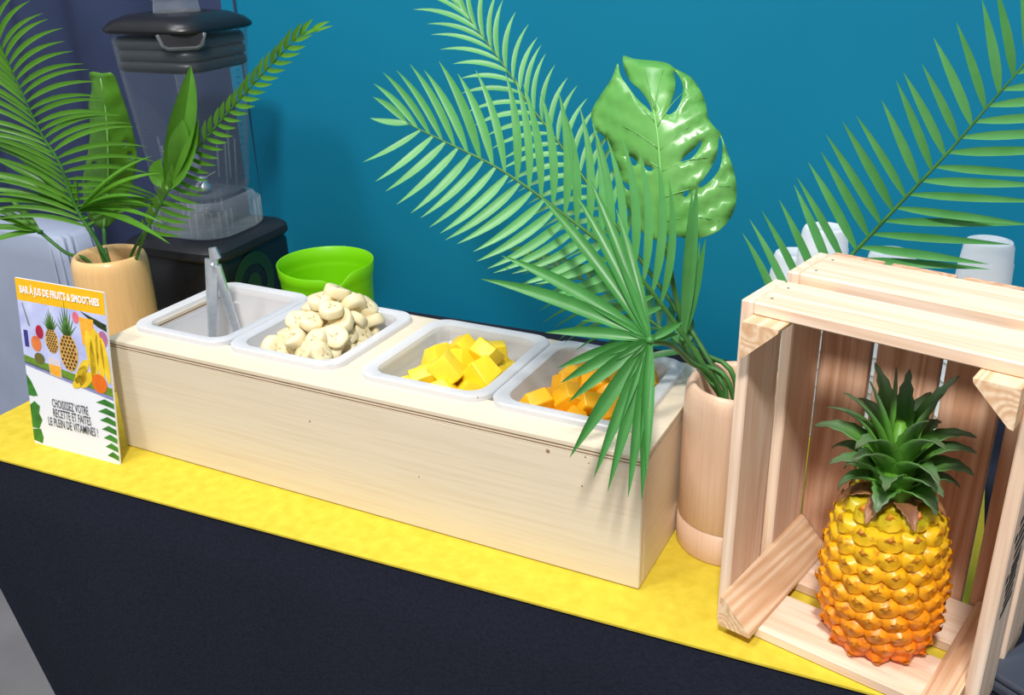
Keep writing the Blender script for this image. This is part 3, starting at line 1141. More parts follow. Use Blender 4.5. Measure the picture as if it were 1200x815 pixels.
# leaves printed along both edges of the lower half
for i in range(7):
    y = 0.37 - i * 0.052
    ln_ = 0.20 - 0.012 * i
    card('leaf_print', [(1.0, y - 0.035), (1.0, y - 0.005), (1 - ln_ * .5, y + 0.012), (1 - ln_, y - 0.018), (1 - ln_ * .55, y - 0.024)], D2, flat('print_leaf_green', (66, 140, 46), (40, 100, 36), 60))
for pts in ([(0, .30), (0, .43), (.05, .39), (.11, .31), (.06, .30)], [(0, .10), (0, .24), (.06, .27), (.12, .245), (.10, .20), (.13, .16), (.08, .10)], [(0, .02), (0, .09), (.10, .10), (.12, .05), (.10, .01)]):
    card('leaf_print', pts, D2, flat('print_leaf_green', (66, 140, 46)))


def sign_text(body, size, cx, cy, mat, name, bold, rot=0.0, maxw=None, line=1.0):
    me = text_mesh(name, body, size, bold=bold, line=line)
    xs_ = [v.co.x for v in me.vertices]
    wd = max(xs_) - min(xs_)
    sc = (maxw * SW / wd) if maxw else 1
    me.transform(Matrix.Translation(V((cx * SW, cy * SH, D5 + 0.0002))) @ Matrix.Rotation(rot, 4, 'Z') @ Matrix.Diagonal((sc, 1, 1, 1)))
    me.transform(sm)
    link(name, me, mat, sign)


sign_text('BAR À JUS DE FRUITS & SMOOTHIES', 0.0145, 0.50, 0.938, flat('print_white', (250, 250, 250)), 'heading', 0.0005, 0.0, 0.90)
ink = flat('print_ink', (52, 52, 66))
sign_text('CHOISISSEZ VOTRE', 0.0185, 0.49, 0.285, ink, 'wording', 0.0001, 0.0, 0.42)
sign_text('RECETTE ET FAITES', 0.0185, 0.50, 0.225, ink, 'wording', 0.0001, 0.0, 0.44)
sign_text('LE PLEIN DE VITAMINES !', 0.0185, 0.50, 0.165, ink, 'wording', 0.0001, 0.0, 0.58)
# strut behind the card
st = mesh('strut', [sm @ V((SW * .42, SH * .6, -0.0032)), sm @ V((SW * .58, SH * .6, -0.0032)), nb * 0.026 + ex * SW * .6, nb * 0.026 + ex * SW * .4,
                    sm @ V((SW * .42, SH * .6, -0.0048)), sm @ V((SW * .58, SH * .6, -0.0048)), nb * 0.028 + ex * SW * .6, nb * 0.028 + ex * SW * .4],
          [(0, 1, 2, 3), (7, 6, 5, 4), (0, 4, 5, 1), (1, 5, 6, 2), (2, 6, 7, 3), (3, 7, 4, 0)], False)
link('strut', st, M['white_card'], sign)

# ------------------------------------------------------------------ crate lying on its side
CRX, CRY, CRA = 0.8895, -0.0117, -0.2203
CW, CH, CT = 0.262, 0.370, 0.0125
crate = empty('wooden_crate', (CRX, CRY, 0), 'slatted pine crate standing on its side with the pineapple inside', 'crate', rz=CRA)
bB = 0.163            # inner face of the crate's floor, now its back wall
SL = [(0.0, 0.0705), (0.0985, 0.1755)]
for (y0, y1) in SL:
    for x, nm in ((CT / 2, 'side_slat'), (CW - CT / 2, 'side_slat')):
        board(nm, crate, (x, (y0 + y1) / 2, CH / 2), Z, Y, (CH, y1 - y0, CT), M['pine'], 0.0014)
    board('end_slat', crate, (CW / 2, (y0 + y1) / 2, CH - CT / 2), X, Y, (CW - 2 * CT - 0.0004, y1 - y0, CT), M['pine'], 0.0014)
    board('end_slat', crate, (CW / 2, (y0 + y1) / 2, CT / 2 + 0.0003), X, Y, (CW - 2 * CT - 0.0004, y1 - y0, CT), M['pine'], 0.0014)
# the top's rear slat and side boards reach back over the floor boards
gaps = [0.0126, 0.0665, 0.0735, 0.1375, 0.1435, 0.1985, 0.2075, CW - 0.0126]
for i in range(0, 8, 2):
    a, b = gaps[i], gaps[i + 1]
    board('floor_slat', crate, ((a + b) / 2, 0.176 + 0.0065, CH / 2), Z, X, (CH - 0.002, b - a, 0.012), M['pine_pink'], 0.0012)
# triangular corner posts running from the mouth to the floor boards
LEG = 0.036


def corner_post(cx_, cz_, sx, sz):
    y0, y1 = -0.021, 0.1752
    tri = [(0, 0), (LEG, 0), (LEG * 0.97, 0.004), (0.004, LEG * 0.97), (0, LEG)]
    # length along local X so that the grain runs down the post
    me = loft('corner_post', [[(y0, a, b) for a, b in tri], [(y1, a, b) for a, b in tri]], True, True, smooth=False)
    o = link('corner_post', me, M['pine_end'], crate)
    mm = Matrix((V((0, 1, 0)), V((sx, 0, 0)), V((0, 0, sz)))).transposed().to_4x4()
    mm.translation = V((cx_, 0, cz_))
    o.matrix_local = mm
    return o


for (x_, sx) in ((CT + 0.0003, 1), (CW - CT - 0.0003, -1)):
    for (z_, sz) in ((CT + 0.0008, 1), (CH - CT - 0.0003, -1)):
        corner_post(x_, z_, sx, sz)
# nail heads
nl = loft('nail', [ring(0.0016, 0, 8), ring(0.0011, 0.0005, 8)], True, True)
for (y0, y1) in SL:
    for x_ in (CT * 0.5 + 0.016, CW - 0.02):
        for y_ in (y0 + 0.018, y1 - 0.018):
            link('nail', nl, M['screw'], crate, (x_, y_, CH))
for y_ in (0.018, 0.052, 0.115, 0.158):
    for z_ in (0.02, CH - 0.02):
        k = link('nail', nl, M['screw'], crate, (CW, y_, z_))
        k.rotation_euler = (0, R(90), 0)
# black stencilled marks on the right-hand side board, reading up the board
ink2 = plain('stencil_ink', lin(30, 28, 28), lin(44, 42, 40), rough=0.7, scale=200)
strokes = [(0.122, .020, .052, .006), (0.133, .024, .050, .0055), (0.1435, .022, .050, .006), (0.153, .018, .048, .0055), (0.163, .024, .050, .006), (0.172, .024, .050, .0055), (0.184, .024, .050, .006), (0.196, .020, .050, .006), (0.208, .024, .050, .0055), (0.220, .020, .050, .006)]
for z_, y0, y1, t_ in strokes:
    vv = []
    for (yy, zz) in ((y0, z_ - .004), (y1, z_ + .004), (y1, z_ + .004 + t_), (y0, z_ - .004 + t_)):
        vv.append((CW + 0.0002, yy, zz))
    vv += [(CW + 0.0005, b, c) for a, b, c in vv]
    link('lettering', mesh('lettering', vv, [(3, 2, 1, 0), (4, 5, 6, 7), (0, 1, 5, 4), (1, 2, 6, 5), (2, 3, 7, 6), (3, 0, 4, 7)], False), ink2, crate)
for z_ in (0.1600, 0.2030):
    vv = [(CW + 0.0002, 0.012, z_), (CW + 0.0002, 0.018, z_ + .001), (CW + 0.0002, 0.018, z_ + .008), (CW + 0.0002, 0.012, z_ + .007)]
    vv += [(CW + 0.0005, b, c) for a, b, c in vv]
    link('lettering', mesh('lettering', vv, [(3, 2, 1, 0), (4, 5, 6, 7), (0, 1, 5, 4), (1, 2, 6, 5), (2, 3, 7, 6), (3, 0, 4, 7)], False), ink2, crate)

# ------------------------------------------------------------------ pineapple in the crate
pc = V((1.048, 0.020, CT + 0.0005))
pine = empty('pineapple', pc, 'ripe orange pineapple with a green spiky crown standing in the crate', 'pineapple')
pine.rotation_euler = (R(0), R(-1.8), R(10))
FH = 0.172


def prad(u):
    return 0.865 * interp([(0, .040), (.03, .050), (.1, .0585), (.22, .0645), (.38, .0670), (.55, .0655), (.7, .0615), (.82, .0560), (.91, .0480), (.97, .038), (1, .026)], u)


NR = 40
core_l = [ring(prad(i / 24) - 0.006, FH * i / 24, NR) for i in range(25)]
link('flesh_body', loft('flesh_body', core_l, True, True), M['pineapple'], pine)


def eye_mesh(seed):
    rnd = random.Random(seed)
    # fleshy scale in local XY: Z outward, +Y up the fruit; swollen lower lip, crest near the upper edge
    outer, mid, top = [], [], []
    for i in range(10):
        a = 2 * math.pi * i / 10 + math.pi / 10
        ca, sa = math.cos(a), math.sin(a)
        k = 1 + rnd.uniform(-.07, .07)
        outer.append(V((1.08 * ca * k, 1.02 * sa * k, -0.3)))
        mid.append(V((.84 * ca * k, .80 * sa - 0.06, 0.28 + 0.10 * -sa + rnd.uniform(-.08, .08))))
        top.append(V((.46 * ca + rnd.uniform(-.07, .07), .40 * sa + 0.04, 0.62 + 0.16 * sa + rnd.uniform(-.08, .08))))
    vv = outer + mid + top + [V((rnd.uniform(-.15, .15), 0.12 + rnd.uniform(-.1, .1), 0.80))]
    ff = []
    for r_ in range(2):
        for i in range(10):
            k = (i + 1) % 10
            ff.append((r_ * 10 + i, r_ * 10 + k, (r_ + 1) * 10 + k, (r_ + 1) * 10 + i))
    for i in range(10):
        ff.append((20 + i, 20 + (i + 1) % 10, 30))
    return auto_smooth(mesh('eye', vv, ff, True), 48)


def bract_mesh(seed):
    rnd = random.Random(seed)
    vv = [V((-.50, -.02, .50)), V((.50, -.02, .50)), V((.22, .34, .92)), V((-.22, .34, .92)), V((rnd.uniform(-.2, .2), 0.62 + rnd.uniform(-.1, .15), 0.95)), V((0, .24, 1.04)), V((0, .0, .74))]
    ff = [(0, 6, 5, 3), (6, 1, 2, 5), (3, 5, 4), (5, 2, 4)]
    return mesh('bract', vv, ff, False)


eyes = [eye_mesh(i) for i in range(5)]
bracts = [bract_mesh(i) for i in range(4)]
M['bract'] = plain('bract_brown_orange', lin(224, 150, 20), lin(166, 92, 22), rough=0.4, scale=2.5, rand=0.55)
rnd = random.Random(3)
rows_ = 10
for r_ in range(rows_):
    u = 0.045 + 0.885 * r_ / (rows_ - 1)
    z = FH * u
    rr = prad(u)
    drdz = (prad(min(1, u + .03)) - prad(max(0, u - .03))) / (FH * .06)
    cnt = 14 if rr > .050 else 12 if rr > .043 else 10
    for k in range(cnt):
        a = 2 * math.pi * (k + 0.5 * (r_ % 2)) / cnt + 0.06 * r_ + rnd.uniform(-.03, .03)
        nrm = V((math.cos(a), math.sin(a), -drdz)).normalized()
        side = V((-math.sin(a), math.cos(a), 0))
        upv = nrm.cross(side)
        s = 2 * math.pi * rr / cnt * 0.56
        hgt = FH / (rows_ - 1) * 0.62
        mm = Matrix((side * s, upv * hgt * 1.02, nrm * 0.0105)).transposed().to_4x4()
        mm.translation = V((rr * math.cos(a) * .965, rr * math.sin(a) * .965, z)) - nrm * 0.0015
        o = link('eye', eyes[(r_ * 3 + k) % 5], M['pineapple'], pine)
        o.matrix_local = mm
        b = link('bract', bracts[(r_ + k) % 4], M['bract'], o)

# crown leaves


def crown_leaf(seed, az, pitch, length, width, curl, z, mat, twist=0.0, r0=0.012):
    rnd = random.Random(seed)
    n = 12
    p = V((math.cos(az) * r0, math.sin(az) * r0, z))
    out = V((math.cos(az), math.sin(az), 0))
    side = V((-math.sin(az), math.cos(az), 0))
    verts, faces, uvs = [], [], []
    ang = pitch
    step = length / n
    for i in range(n + 1):
        t = i / n
        d = out * math.cos(ang) + V((0, 0, 1)) * math.sin(ang)
        nrm = out * -math.sin(ang) + V((0, 0, 1)) * math.cos(ang)
        wv = width * (1 - t ** 1.7) * (0.82 + 0.35 * math.sin(min(1, t * 2.2) * math.pi / 2))
        sawt = 0.0014 * (1 if i % 2 else -0.2) * (0 if i in (0, n) else 1)
        s2 = side * math.cos(twist * t) + nrm * math.sin(twist * t)
        n2 = nrm * math.cos(twist * t) - side * math.sin(twist * t)
        w_ = max(0.0002, wv * 0.5 + sawt)
        verts += [p - s2 * w_ + n2 * wv * .22, p - s2 * w_ * .5 + n2 * wv * .04, p, p + s2 * w_ * .5 + n2 * wv * .04, p + s2 * w_ + n2 * wv * .22]
        uvs += [(0, t), (.25, t), (.5, t), (.75, t), (1, t)]
        p = p + d * step
        ang -= curl * (0.35 + 1.3 * t) / n
    for i in range(n):
        for j in range(4):
            a = i * 5 + j
            faces.append((a, a + 1, a + 6, a + 5))
    # underside, slightly below, so that the leaf has thickness
    me = mesh('crown_leaf', verts, faces)
    ul = me.uv_layers.new(name='UVMap')
    for lp in me.loops:
        ul.data[lp.index].uv = uvs[lp.vertex_index]
    o = link('crown_leaf', me, mat, pine)
    sd = o.modifiers.new('thickness', 'SOLIDIFY')
    sd.thickness = 0.0012
    return o


link('crown_core', loft('crown_core', [ring(0.020, FH - 0.006, 16), ring(0.019, FH + 0.02, 16), ring(0.013, FH + 0.05, 16), ring(0.004, FH + 0.075, 16)], True, True), M['crown'], pine)
rnd = random.Random(12)
i = 0
for tier, (cnt, pitch, ln_, wd, curl, dz) in enumerate((
        (7, 0.78, 0.056, 0.032, 2.3, 0.006), (7, 0.95, 0.072, 0.031, 1.9, 0.013), (6, 1.05, 0.082, 0.029, 1.75, 0.022), (6, 1.16, 0.088, 0.027, 1.6, 0.032),
        (4, 1.28, 0.088, 0.025, 0.95, 0.042), (3, 1.42, 0.078, 0.024, 0.30, 0.052), (1, 1.55, 0.084, 0.024, 0.05, 0.060))):
    for k in range(cnt):
        az = 2 * math.pi * (k + 0.5 * (tier % 2)) / cnt + 0.5 * tier + rnd.uniform(-.15, .15)
        crown_leaf(i, az, pitch + rnd.uniform(-.1, .1), ln_ * .92 * rnd.uniform(.9, 1.12), wd * .9 * rnd.uniform(.9, 1.1), curl * rnd.uniform(.85, 1.15), FH + dz - 0.004, M['crown'], rnd.uniform(-.35, .35))
        i += 1
for k in range(7):
    crown_leaf(100 + k, -1.2 + k * 0.9, 0.2, 0.040, 0.020, 1.5, FH - 0.004, M['crown_red'], 0, 0.014)


# ------------------------------------------------------------------ leaves
def leaflet(name, parent, root_pos, base, ctrl, tip, nrm, width, mat, nseg=8, fold=0.34, peak=0.32, blunt=0.0):
    """folded blade along a quadratic curve, widest at `peak`"""
    verts, faces = [], []
    for i in range(nseg + 1):
        s = i / nseg
        p = base * (1 - s) ** 2 + ctrl * 2 * s * (1 - s) + tip * s * s
        t = ((ctrl - base) * 2 * (1 - s) + (tip - ctrl) * 2 * s).normalized()
        sd = t.cross(nrm)
        if sd.length < 1e-4:
            sd = V((1, 0, 0))
        sd.normalize()
        n2 = sd.cross(t)
        w_ = width * (0.30 + 0.70 * math.sin(min(1, s / peak) * math.pi / 2)) * (1 if s < peak + .1 else max(0.03, (1 - ((s - peak - .1) / (.9 - peak)) ** 1.7)))
        verts += [p - sd * w_ * .5 + n2 * w_ * fold * .5 - base, p - base, p + sd * w_ * .5 + n2 * w_ * fold * .5 - base]
    for i in range(nseg):
        for j in range(2):
            a = i * 3 + j
            faces.append((a, a + 1, a + 4, a + 3))
    return link(name, mesh(name, verts, faces), mat, parent, base - root_pos)


TOC = -fwd


def frond(label, pts, nrm, count, aL, aR, lL, lR, wd, t0=0.15, bow=0.10, lift=0.15, mat='leaf_mint', rad=0.0032, seed=1, group=None, name='palm_frond', droop=0.0, t1=1.0, jit=1.0, foot=None):
    rnd = random.Random(seed)
    n = 60
    P = catmull(pts, n)
    root = (foot or P[0]).copy()
    PR = ([foot] if foot else []) + P
    fr = empty(name, root, label, 'palm frond', group)
    link('rachis', tube_mesh('rachis', [p - root for p in PR], lambda t: rad * (1 - 0.75 * t), 6), M['stem'], fr)
    nrm = nrm.normalized()
    for side, ang, ln_ in ((-1, aL, lL), (1, aR, lR)):
        for k in range(count):
            t = t0 + (t1 - t0) * (k + (0.25 if side > 0 else 0)) / (count - 1 + .25)
            t = min(t, 1)
            f = t * n
            i = min(int(f), n - 1)
            p = P[i].lerp(P[i + 1], f - i)
            T = (P[min(i + 2, n)] - P[max(i - 1, 0)]).normalized()
            nn = (nrm - T * nrm.dot(T)).normalized()
            S = T.cross(nn) * side
            a = R(interp(ang, t) + rnd.uniform(-3, 3) * jit)
            l = interp(ln_, t) * rnd.uniform(.94, 1.05)
            d = (T * math.cos(a) + S * math.sin(a) + nn * (lift + rnd.uniform(-.06, .06) * jit)).normalized()
            perp = (T * math.sin(a) - S * math.cos(a))
            tip = p + d * l + V((0, 0, -droop * l))
            ctrl = p + d * l * .5 + perp * (-bow * l) + nn * 0.06 * l + V((0, 0, droop * l * .3))
            face = (nn + S * -0.25).normalized()
            leaflet('leaflet', fr, root, p, ctrl, tip, face, interp(wd, t) * rnd.uniform(.9, 1.1), M[mat])
    return fr


def px_path(lst):
    return [at(x, y, d) for x, y, d in lst]


RG = 'stems in the pinkish vase by the crate'
# large frond sweeping left over the box
frond('broad green palm frond sweeping out over the fruit pans, leaflets spread on both sides',
      px_path([(846, 462, .142), (806, 400, .13), (748, 323, .11), (690, 274, .10), (628, 227, .09), (578, 194, .085), (523, 167, .08), (490, 151, .078), (476, 143, .078)]),
      V((.42, -.82, .40)), 23,
      [(0, 50), (.3, 58), (.5, 66), (.7, 74), (.85, 72), (.95, 66), (1, 12)], [(0, 34), (.3, 40), (.5, 47), (.7, 47), (.85, 36), (.95, 24), (1, 6)],
      [(0, .07), (.3, .095), (.5, .105), (.8, .10), (.95, .085), (1, .04)], [(0, .10), (.3, .145), (.5, .135), (.75, .118), (.95, .092), (1, .05)],
      [(0, .0092), (.8, .0098), (1, .0075)], t0=0.26, bow=0.10, lift=0.12, seed=2, rad=.0036, foot=V((0.868, 0.150, 0.08)))
# upright frond behind it
frond('narrow upright palm frond rising behind the broad frond against the teal wall',
      px_path([(850, 455, .150), (805, 380, .17), (740, 290, .20), (690, 217, .22), (648, 158, .24), (619, 121, .25), (598, 88, .26), (565, 42, .27), (538, 6, .28), (526, -14, .285)]),
      V((.42, -.82, .30)), 25,
      [(0, 75), (.5, 72), (.7, 60), (.85, 38), (1, 10)], [(0, 60), (.5, 58), (.7, 48), (.85, 38), (1, 10)],
      [(0, .06), (.5, .085), (.75, .072), (.9, .088), (1, .06)], [(0, .06), (.5, .075), (.75, .075), (.9, .08), (1, .05)],
      [(0, .0072), (1, .0068)], t0=0.34, bow=-0.16, lift=0.05, seed=3, rad=.0034, foot=V((0.862, 0.140, 0.08)))
# frond hanging low behind, shade put into its darker green
frond('palm frond coloured dark green for shade, drooping low behind the fan leaf',
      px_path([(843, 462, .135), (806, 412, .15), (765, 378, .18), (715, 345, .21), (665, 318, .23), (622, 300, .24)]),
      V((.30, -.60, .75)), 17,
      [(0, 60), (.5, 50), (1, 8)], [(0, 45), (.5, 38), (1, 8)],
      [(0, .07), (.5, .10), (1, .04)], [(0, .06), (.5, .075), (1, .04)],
      [(0, .010), (1, .008)], t0=0.18, bow=0.08, lift=0.0, seed=4, mat='leaf_shade', droop=0.25, foot=V((0.866, 0.135, 0.08)))
# big frond rising behind the crate
frond('long palm frond rising diagonally from behind the wooden crate to the right',
      px_path([(868, 455, .160), (925, 375, .26), (1000, 297, .29), (1060, 233, .29), (1110, 180, .285), (1160, 122, .28), (1196, 80, .275), (1240, 20, .27)]),
      V((.42, -.82, .40)), 22,
      [(0, 64), (.5, 68), (.8, 56), (1, 30)], [(0, 54), (.4, 56), (.7, 54), (1, 45)],
      [(0, .10), (.2, .120), (.45, .125), (.7, .105), (1, .085)], [(0, .10), (.3, .155), (.5, .14), (.75, .115), (1, .09)],
      [(0, .0100), (1, .0092)], t0=0.20, bow=-0.03, lift=0.06, seed=5, rad=.0034, foot=V((0.852, 0.132, 0.08)))


def fan(label, hub, tips, width, mat, stem_pts, name='fan_leaf', bend=0.08, fold=0.8, rad=.003, peak=.38, face=None):
    root = stem_pts[0].copy()
    o = empty(name, root, label, 'palm leaf', None)
    link('petiole', tube_mesh('petiole', [p - root for p in catmull(stem_pts + [hub], 24)], rad, 7), M['stem'], o)
    link('hub', loft('hub', [ring(0.001, -0.004, 10), ring(0.0048, -0.002, 10), ring(0.0048, 0.002, 10), ring(0.001, 0.004, 10)], True, True), M['leaf_fan'], o, hub - root)
    for k, (tip, wk) in enumerate(tips):
        d = (tip - hub)
        ctrl = hub + d * .5 + V((0, 0, bend * d.length))
        f = face or TOC
        leaflet('finger', o, root, hub + d * 0.01, ctrl, tip, f, width * wk, M[mat], nseg=9, fold=fold, peak=peak)
    return o


hub = at(762, 399, 0.0)
tp_ = [(588, 300, .02, 1.05), (564, 327, .0, 1.1), (639, 390, -.02, .9), (653, 432, -.03, .85), (657, 449, -.04, 1.0), (667, 471, -.05, 1.0), (668, 536, -.075, 1.15),
       (696, 560, -.08, .95), (712, 577, -.08, .95), (736, 583, -.08, .95), (752, 587, -.075, .95), (757, 560, -.07, .8), (632, 229, .05, 1.0), (676, 230, .05, 1.0), (689, 206, .06, .85), (722, 245, .07, .8),
       (800, 378, .03, .7), (795, 392, .03, .6)]
fan('fan palm leaf with long narrow fingers hanging over the last food pan', hub, [(at(x, y, d), w_) for x, y, d, w_ in tp_], 0.0132, 'leaf_fan',
    [V((0.866, 0.140, 0.10)), V((0.838, 0.124, 0.212)), at(808, 424, .085), at(788, 405, .035)])
# upright blades to the right of the big cut leaf
hub2 = at(800, 398, 0.15)
fan('upright cluster of narrow palm blades beside the large cut leaf', hub2, [(at(x, y, d), w_) for x, y, d, w_ in ((817, 212, .13, 1.0), (811, 222, .14, .9), (827, 280, .16, .85), (820, 284, .17, .8), (806, 300, .16, .7))], 0.0135, 'leaf_mint',
    [V((0.872, 0.150, 0.09)), V((0.845, 0.150, 0.205)), at(815, 425, .155)], bend=0.0, name='palm_blade_cluster')


# ------------------------------------------------------------------ monstera leaves
def cut_leaf(label, outline, holes, rib, stem, depth_fn, mat, name='monstera_leaf', grid=9.0, veins_px=()):
    """blade traced as a flat outline, meshed, then bent in depth; pixel outline -> leaf at a true distance"""
    def inside(poly, x, y):
        c = False
        j = len(poly) - 1
        for i in range(len(poly)):
            xi, yi = poly[i]
            xj, yj = poly[j]
            if (yi > y) != (yj > y) and x < (xj - xi) * (y - yi) / (yj - yi) + xi:
                c = not c
            j = i
        return c

    def smooth_poly(p, k=3):
        q = [V((x, y, 0)) for x, y in p]
        n_ = len(q)
        out = []
        for i in range(n_):
            a, b, c, d = q[i - 1], q[i], q[(i + 1) % n_], q[(i + 2) % n_]
            for s in range(k):
                t = s / k
                v = 0.5 * ((2 * b) + (c - a) * t + (2 * a - 5 * b + 4 * c - d) * t * t + (3 * b - a - 3 * c + d) * t ** 3)
                out.append((v.x, v.y))
        return out
    outline = smooth_poly(outline)
    holes = [smooth_poly(h) for h in holes]
    pts, edges = [], []
    for poly in [outline] + holes:
        b = len(pts)
        pts += [V(p) for p in poly]
        edges += [(b + i, b + (i + 1) % len(poly)) for i in range(len(poly))]
    x0, x1 = min(p[0] for p in outline), max(p[0] for p in outline)
    y0, y1 = min(p[1] for p in outline), max(p[1] for p in outline)
    y = y0
    rowi = 0
    while y < y1:
        x = x0 + (grid / 2 if rowi % 2 else 0)
        while x < x1:
            if inside(outline, x, y) and not any(inside(h, x, y) for h in holes):
                if all((p.x - x) ** 2 + (p.y - y) ** 2 > (grid * .45) ** 2 for p in pts[:len(outline) + sum(map(len, holes))]):
                    pts.append(V((x, y)))
            x += grid
        y += grid * .87
        rowi += 1
    res = delaunay_2d_cdt([p.to_2d() if len(p) > 2 else p for p in pts], edges, [], 0, 1e-4)
    vs_, _, fs_ = res[0], res[1], res[2]
    keep = []
    for f in fs_:
        cx_ = sum(vs_[i].x for i in f) / len(f)
        cy_ = sum(vs_[i].y for i in f) / len(f)
        if inside(outline, cx_, cy_) and not any(inside(h, cx_, cy_) for h in holes):
            keep.append(tuple(f))
    w3 = [at(v.x, v.y, depth_fn(v.x, v.y)) for v in vs_]
    root = stem[0].copy()
    o = empty(name, root, label, 'leaf', None)
    me = mesh('blade', [p - root for p in w3], keep)
    bo = link('blade', me, mat, o)
    sd = bo.modifiers.new('thickness', 'SOLIDIFY')
    sd.thickness = 0.0009
    sd.offset = 0
    rp = [at(x, y, depth_fn(x, y)) + TOC * 0.0006 for x, y in rib]
    link('midrib', tube_mesh('midrib', [p - root for p in catmull(rp, 24)], lambda t: 0.0008 + 0.0016 * t, 6), M['monstera_rib'], o)
    for (x, y), (x2, y2) in veins_px:
        vp = []
        for k in range(9):
            t = k / 8
            xx, yy = x + (x2 - x) * t, y + (y2 - y) * t - 5 * math.sin(t * math.pi)
            vp.append(at(xx, yy, depth_fn(xx, yy)) + TOC * 0.0003 - root)
        link('vein', tube_mesh('vein', vp, lambda t: 0.0009 * (1 - .7 * t), 5), mat, o)
    link('petiole', tube_mesh('petiole', [p - root for p in catmull(stem + [rp[-1]], 24)], 0.0032, 7), M['stem'], o)
    return o


def Zm(lst):       # measured in an enlarged view
    return [(640 + x / 2.911, 40 + y / 2.911) for x, y in lst]


out1 = Zm([(262, 75), (300, 85), (370, 92), (415, 100), (440, 118), (490, 145), (525, 190), (545, 240), (552, 285), (575, 318), (592, 334), (606, 368), (620, 410), (637, 455), (648, 510), (648, 570), (630, 625), (590, 670), (540, 692), (495, 700), (450, 690), (424, 682), (404, 700),
           (385, 705), (345, 690), (300, 640), (268, 560), (250, 480), (232, 420), (200, 352), (165, 322), (155, 285), (160, 252), (190, 203), (225, 150), (244, 100), (254, 142), (282, 182), (312, 222), (345, 252), (360, 268), (352, 236), (320, 190), (290, 164), (270, 125)])
hl1 = [Zm(h) for h in ([(434, 128), (441, 162), (437, 200), (422, 243), (409, 270), (424, 274), (448, 254), (466, 205), (464, 168), (450, 140)],
                       [(460, 436), (474, 416), (510, 386), (529, 362), (527, 382), (508, 412), (480, 436), (466, 440)],
                       [(590, 350), (584, 402), (566, 450), (541, 488), (521, 514), (528, 524), (562, 499), (590, 464), (600, 420), (601, 372)],
                       [(468, 546), (480, 533), (488, 539), (480, 554), (471, 556)],
                       [(280, 415), (300, 424), (312, 440), (300, 450), (282, 436)], [(334, 449), (358, 454), (363, 466), (345, 466)],
                       [(258, 500), (290, 520), (300, 535), (275, 530)])]
rib1 = Zm([(366, 258), (378, 330), (386, 410), (394, 520), (402, 640), (406, 715)])


def dep1(x, y):
    xm = interp([(115, 764), (180, 772), (250, 777), (290, 779)], y)
    u = (x - xm) / 85
    vy = (y - 180) / 110
    side_v = 0.0030 * math.sin((y + abs(x - xm) * 0.55) * 0.26) * min(1, abs(u) * 2.2)
    return 0.185 + 0.030 * abs(u) ** 1.3 - 0.02 * vy + 0.035 * max(0, -vy) ** 2 + side_v


cut_leaf('large glossy split leaf with slots and holes standing upright in the vase', out1, hl1, rib1,
         [V((0.868, 0.148, 0.09)), V((0.848, 0.160, 0.21)), at(815, 410, .168), at(795, 360, .172)], dep1, M['monstera'], veins_px=[tuple(Zm(q)) for q in ([(376, 320), (480, 190)], [(384, 400), (545, 290)], [(390, 470), (585, 420)], [(396, 560), (630, 520)], [(402, 640), (600, 640)], [(372, 300), (230, 190)], [(382, 390), (190, 290)], [(388, 460), (250, 400)], [(368, 268), (330, 110)], [(368, 262), (400, 120)])])

# ------------------------------------------------------------------ stems in the left-hand vase
LG = M['leaf_lime']
frond('lime green palm frond with arching leaflets leaning left from the honey vase',
      px_path([(134, 318, .175), (113, 282, .16), (90, 245, .15), (70, 192, .14), (46, 153, .13), (23, 103, .12), (3, 60, .11), (-14, 22, .10)]),
      V((.42, -.82, .40)), 30,
      [(0, 60), (.4, 52), (.7, 42), (1, 12)], [(0, 112), (.35, 106), (.6, 98), (.8, 78), (.93, 56), (1, 20)],
      [(0, .12), (.4, .14), (.8, .10), (1, .05)], [(0, .13), (.3, .165), (.55, .125), (.8, .105), (.93, .085), (1, .04)],
      [(0, .0078), (1, .0062)], t0=0.20, bow=-0.20, lift=0.10, seed=11, mat='leaf_lime', rad=.0036, foot=V((-0.172, 0.182, 0.09)))
frond('slender palm frond with short leaflets curving up beside the blender jar',
      px_path([(156, 312, .185), (176, 262, .19), (203, 214, .20), (243, 160, .21), (292, 104, .22), (330, 63, .23), (350, 43, .235), (366, 38, .24)]),
      V((.75, -.35, .55)), 30,
      [(0, 30), (.5, 24), (.9, 18), (1, 4)], [(0, 68), (.3, 62), (.6, 42), (.9, 34), (1, 8)],
      [(0, .03), (.5, .036), (1, .035)], [(0, .05), (.25, .060), (.5, .042), (.85, .036), (1, .04)],
      [(0, .0075), (1, .0065)], t0=0.14, bow=0.06, lift=0.28, seed=12, mat='leaf_lime', rad=.0028, foot=V((-0.190, 0.175, 0.09)))
hub3 = at(93, 247, 0.155)
tips3 = [(-25, 150, .10, .9), (-30, 176, .09, 1), (-35, 200, .08, 1), (-40, 222, .07, 1), (-40, 240, .07, 1), (-40, 262, .08, 1), (71, 198, .14, .8), (90, 205, .15, .9), (176, 241, .12, .9), (199, 286, .11, 1), (188, 203, .16, 1),
         (170, 232, .12, .8), (192, 262, .12, .8), (178, 183, .17, .9)]
fan('lime green fan palm leaf seen edge-on above the honey vase', hub3, [(at(x, y, d), w_) for x, y, d, w_ in tips3], 0.0125, 'leaf_lime',
    [V((-0.170, 0.185, 0.09)), at(124, 312, .178), at(110, 275, .165)], bend=0.10, face=V((.2, -.4, .9)))
hub4 = at(47, 272, 0.13)
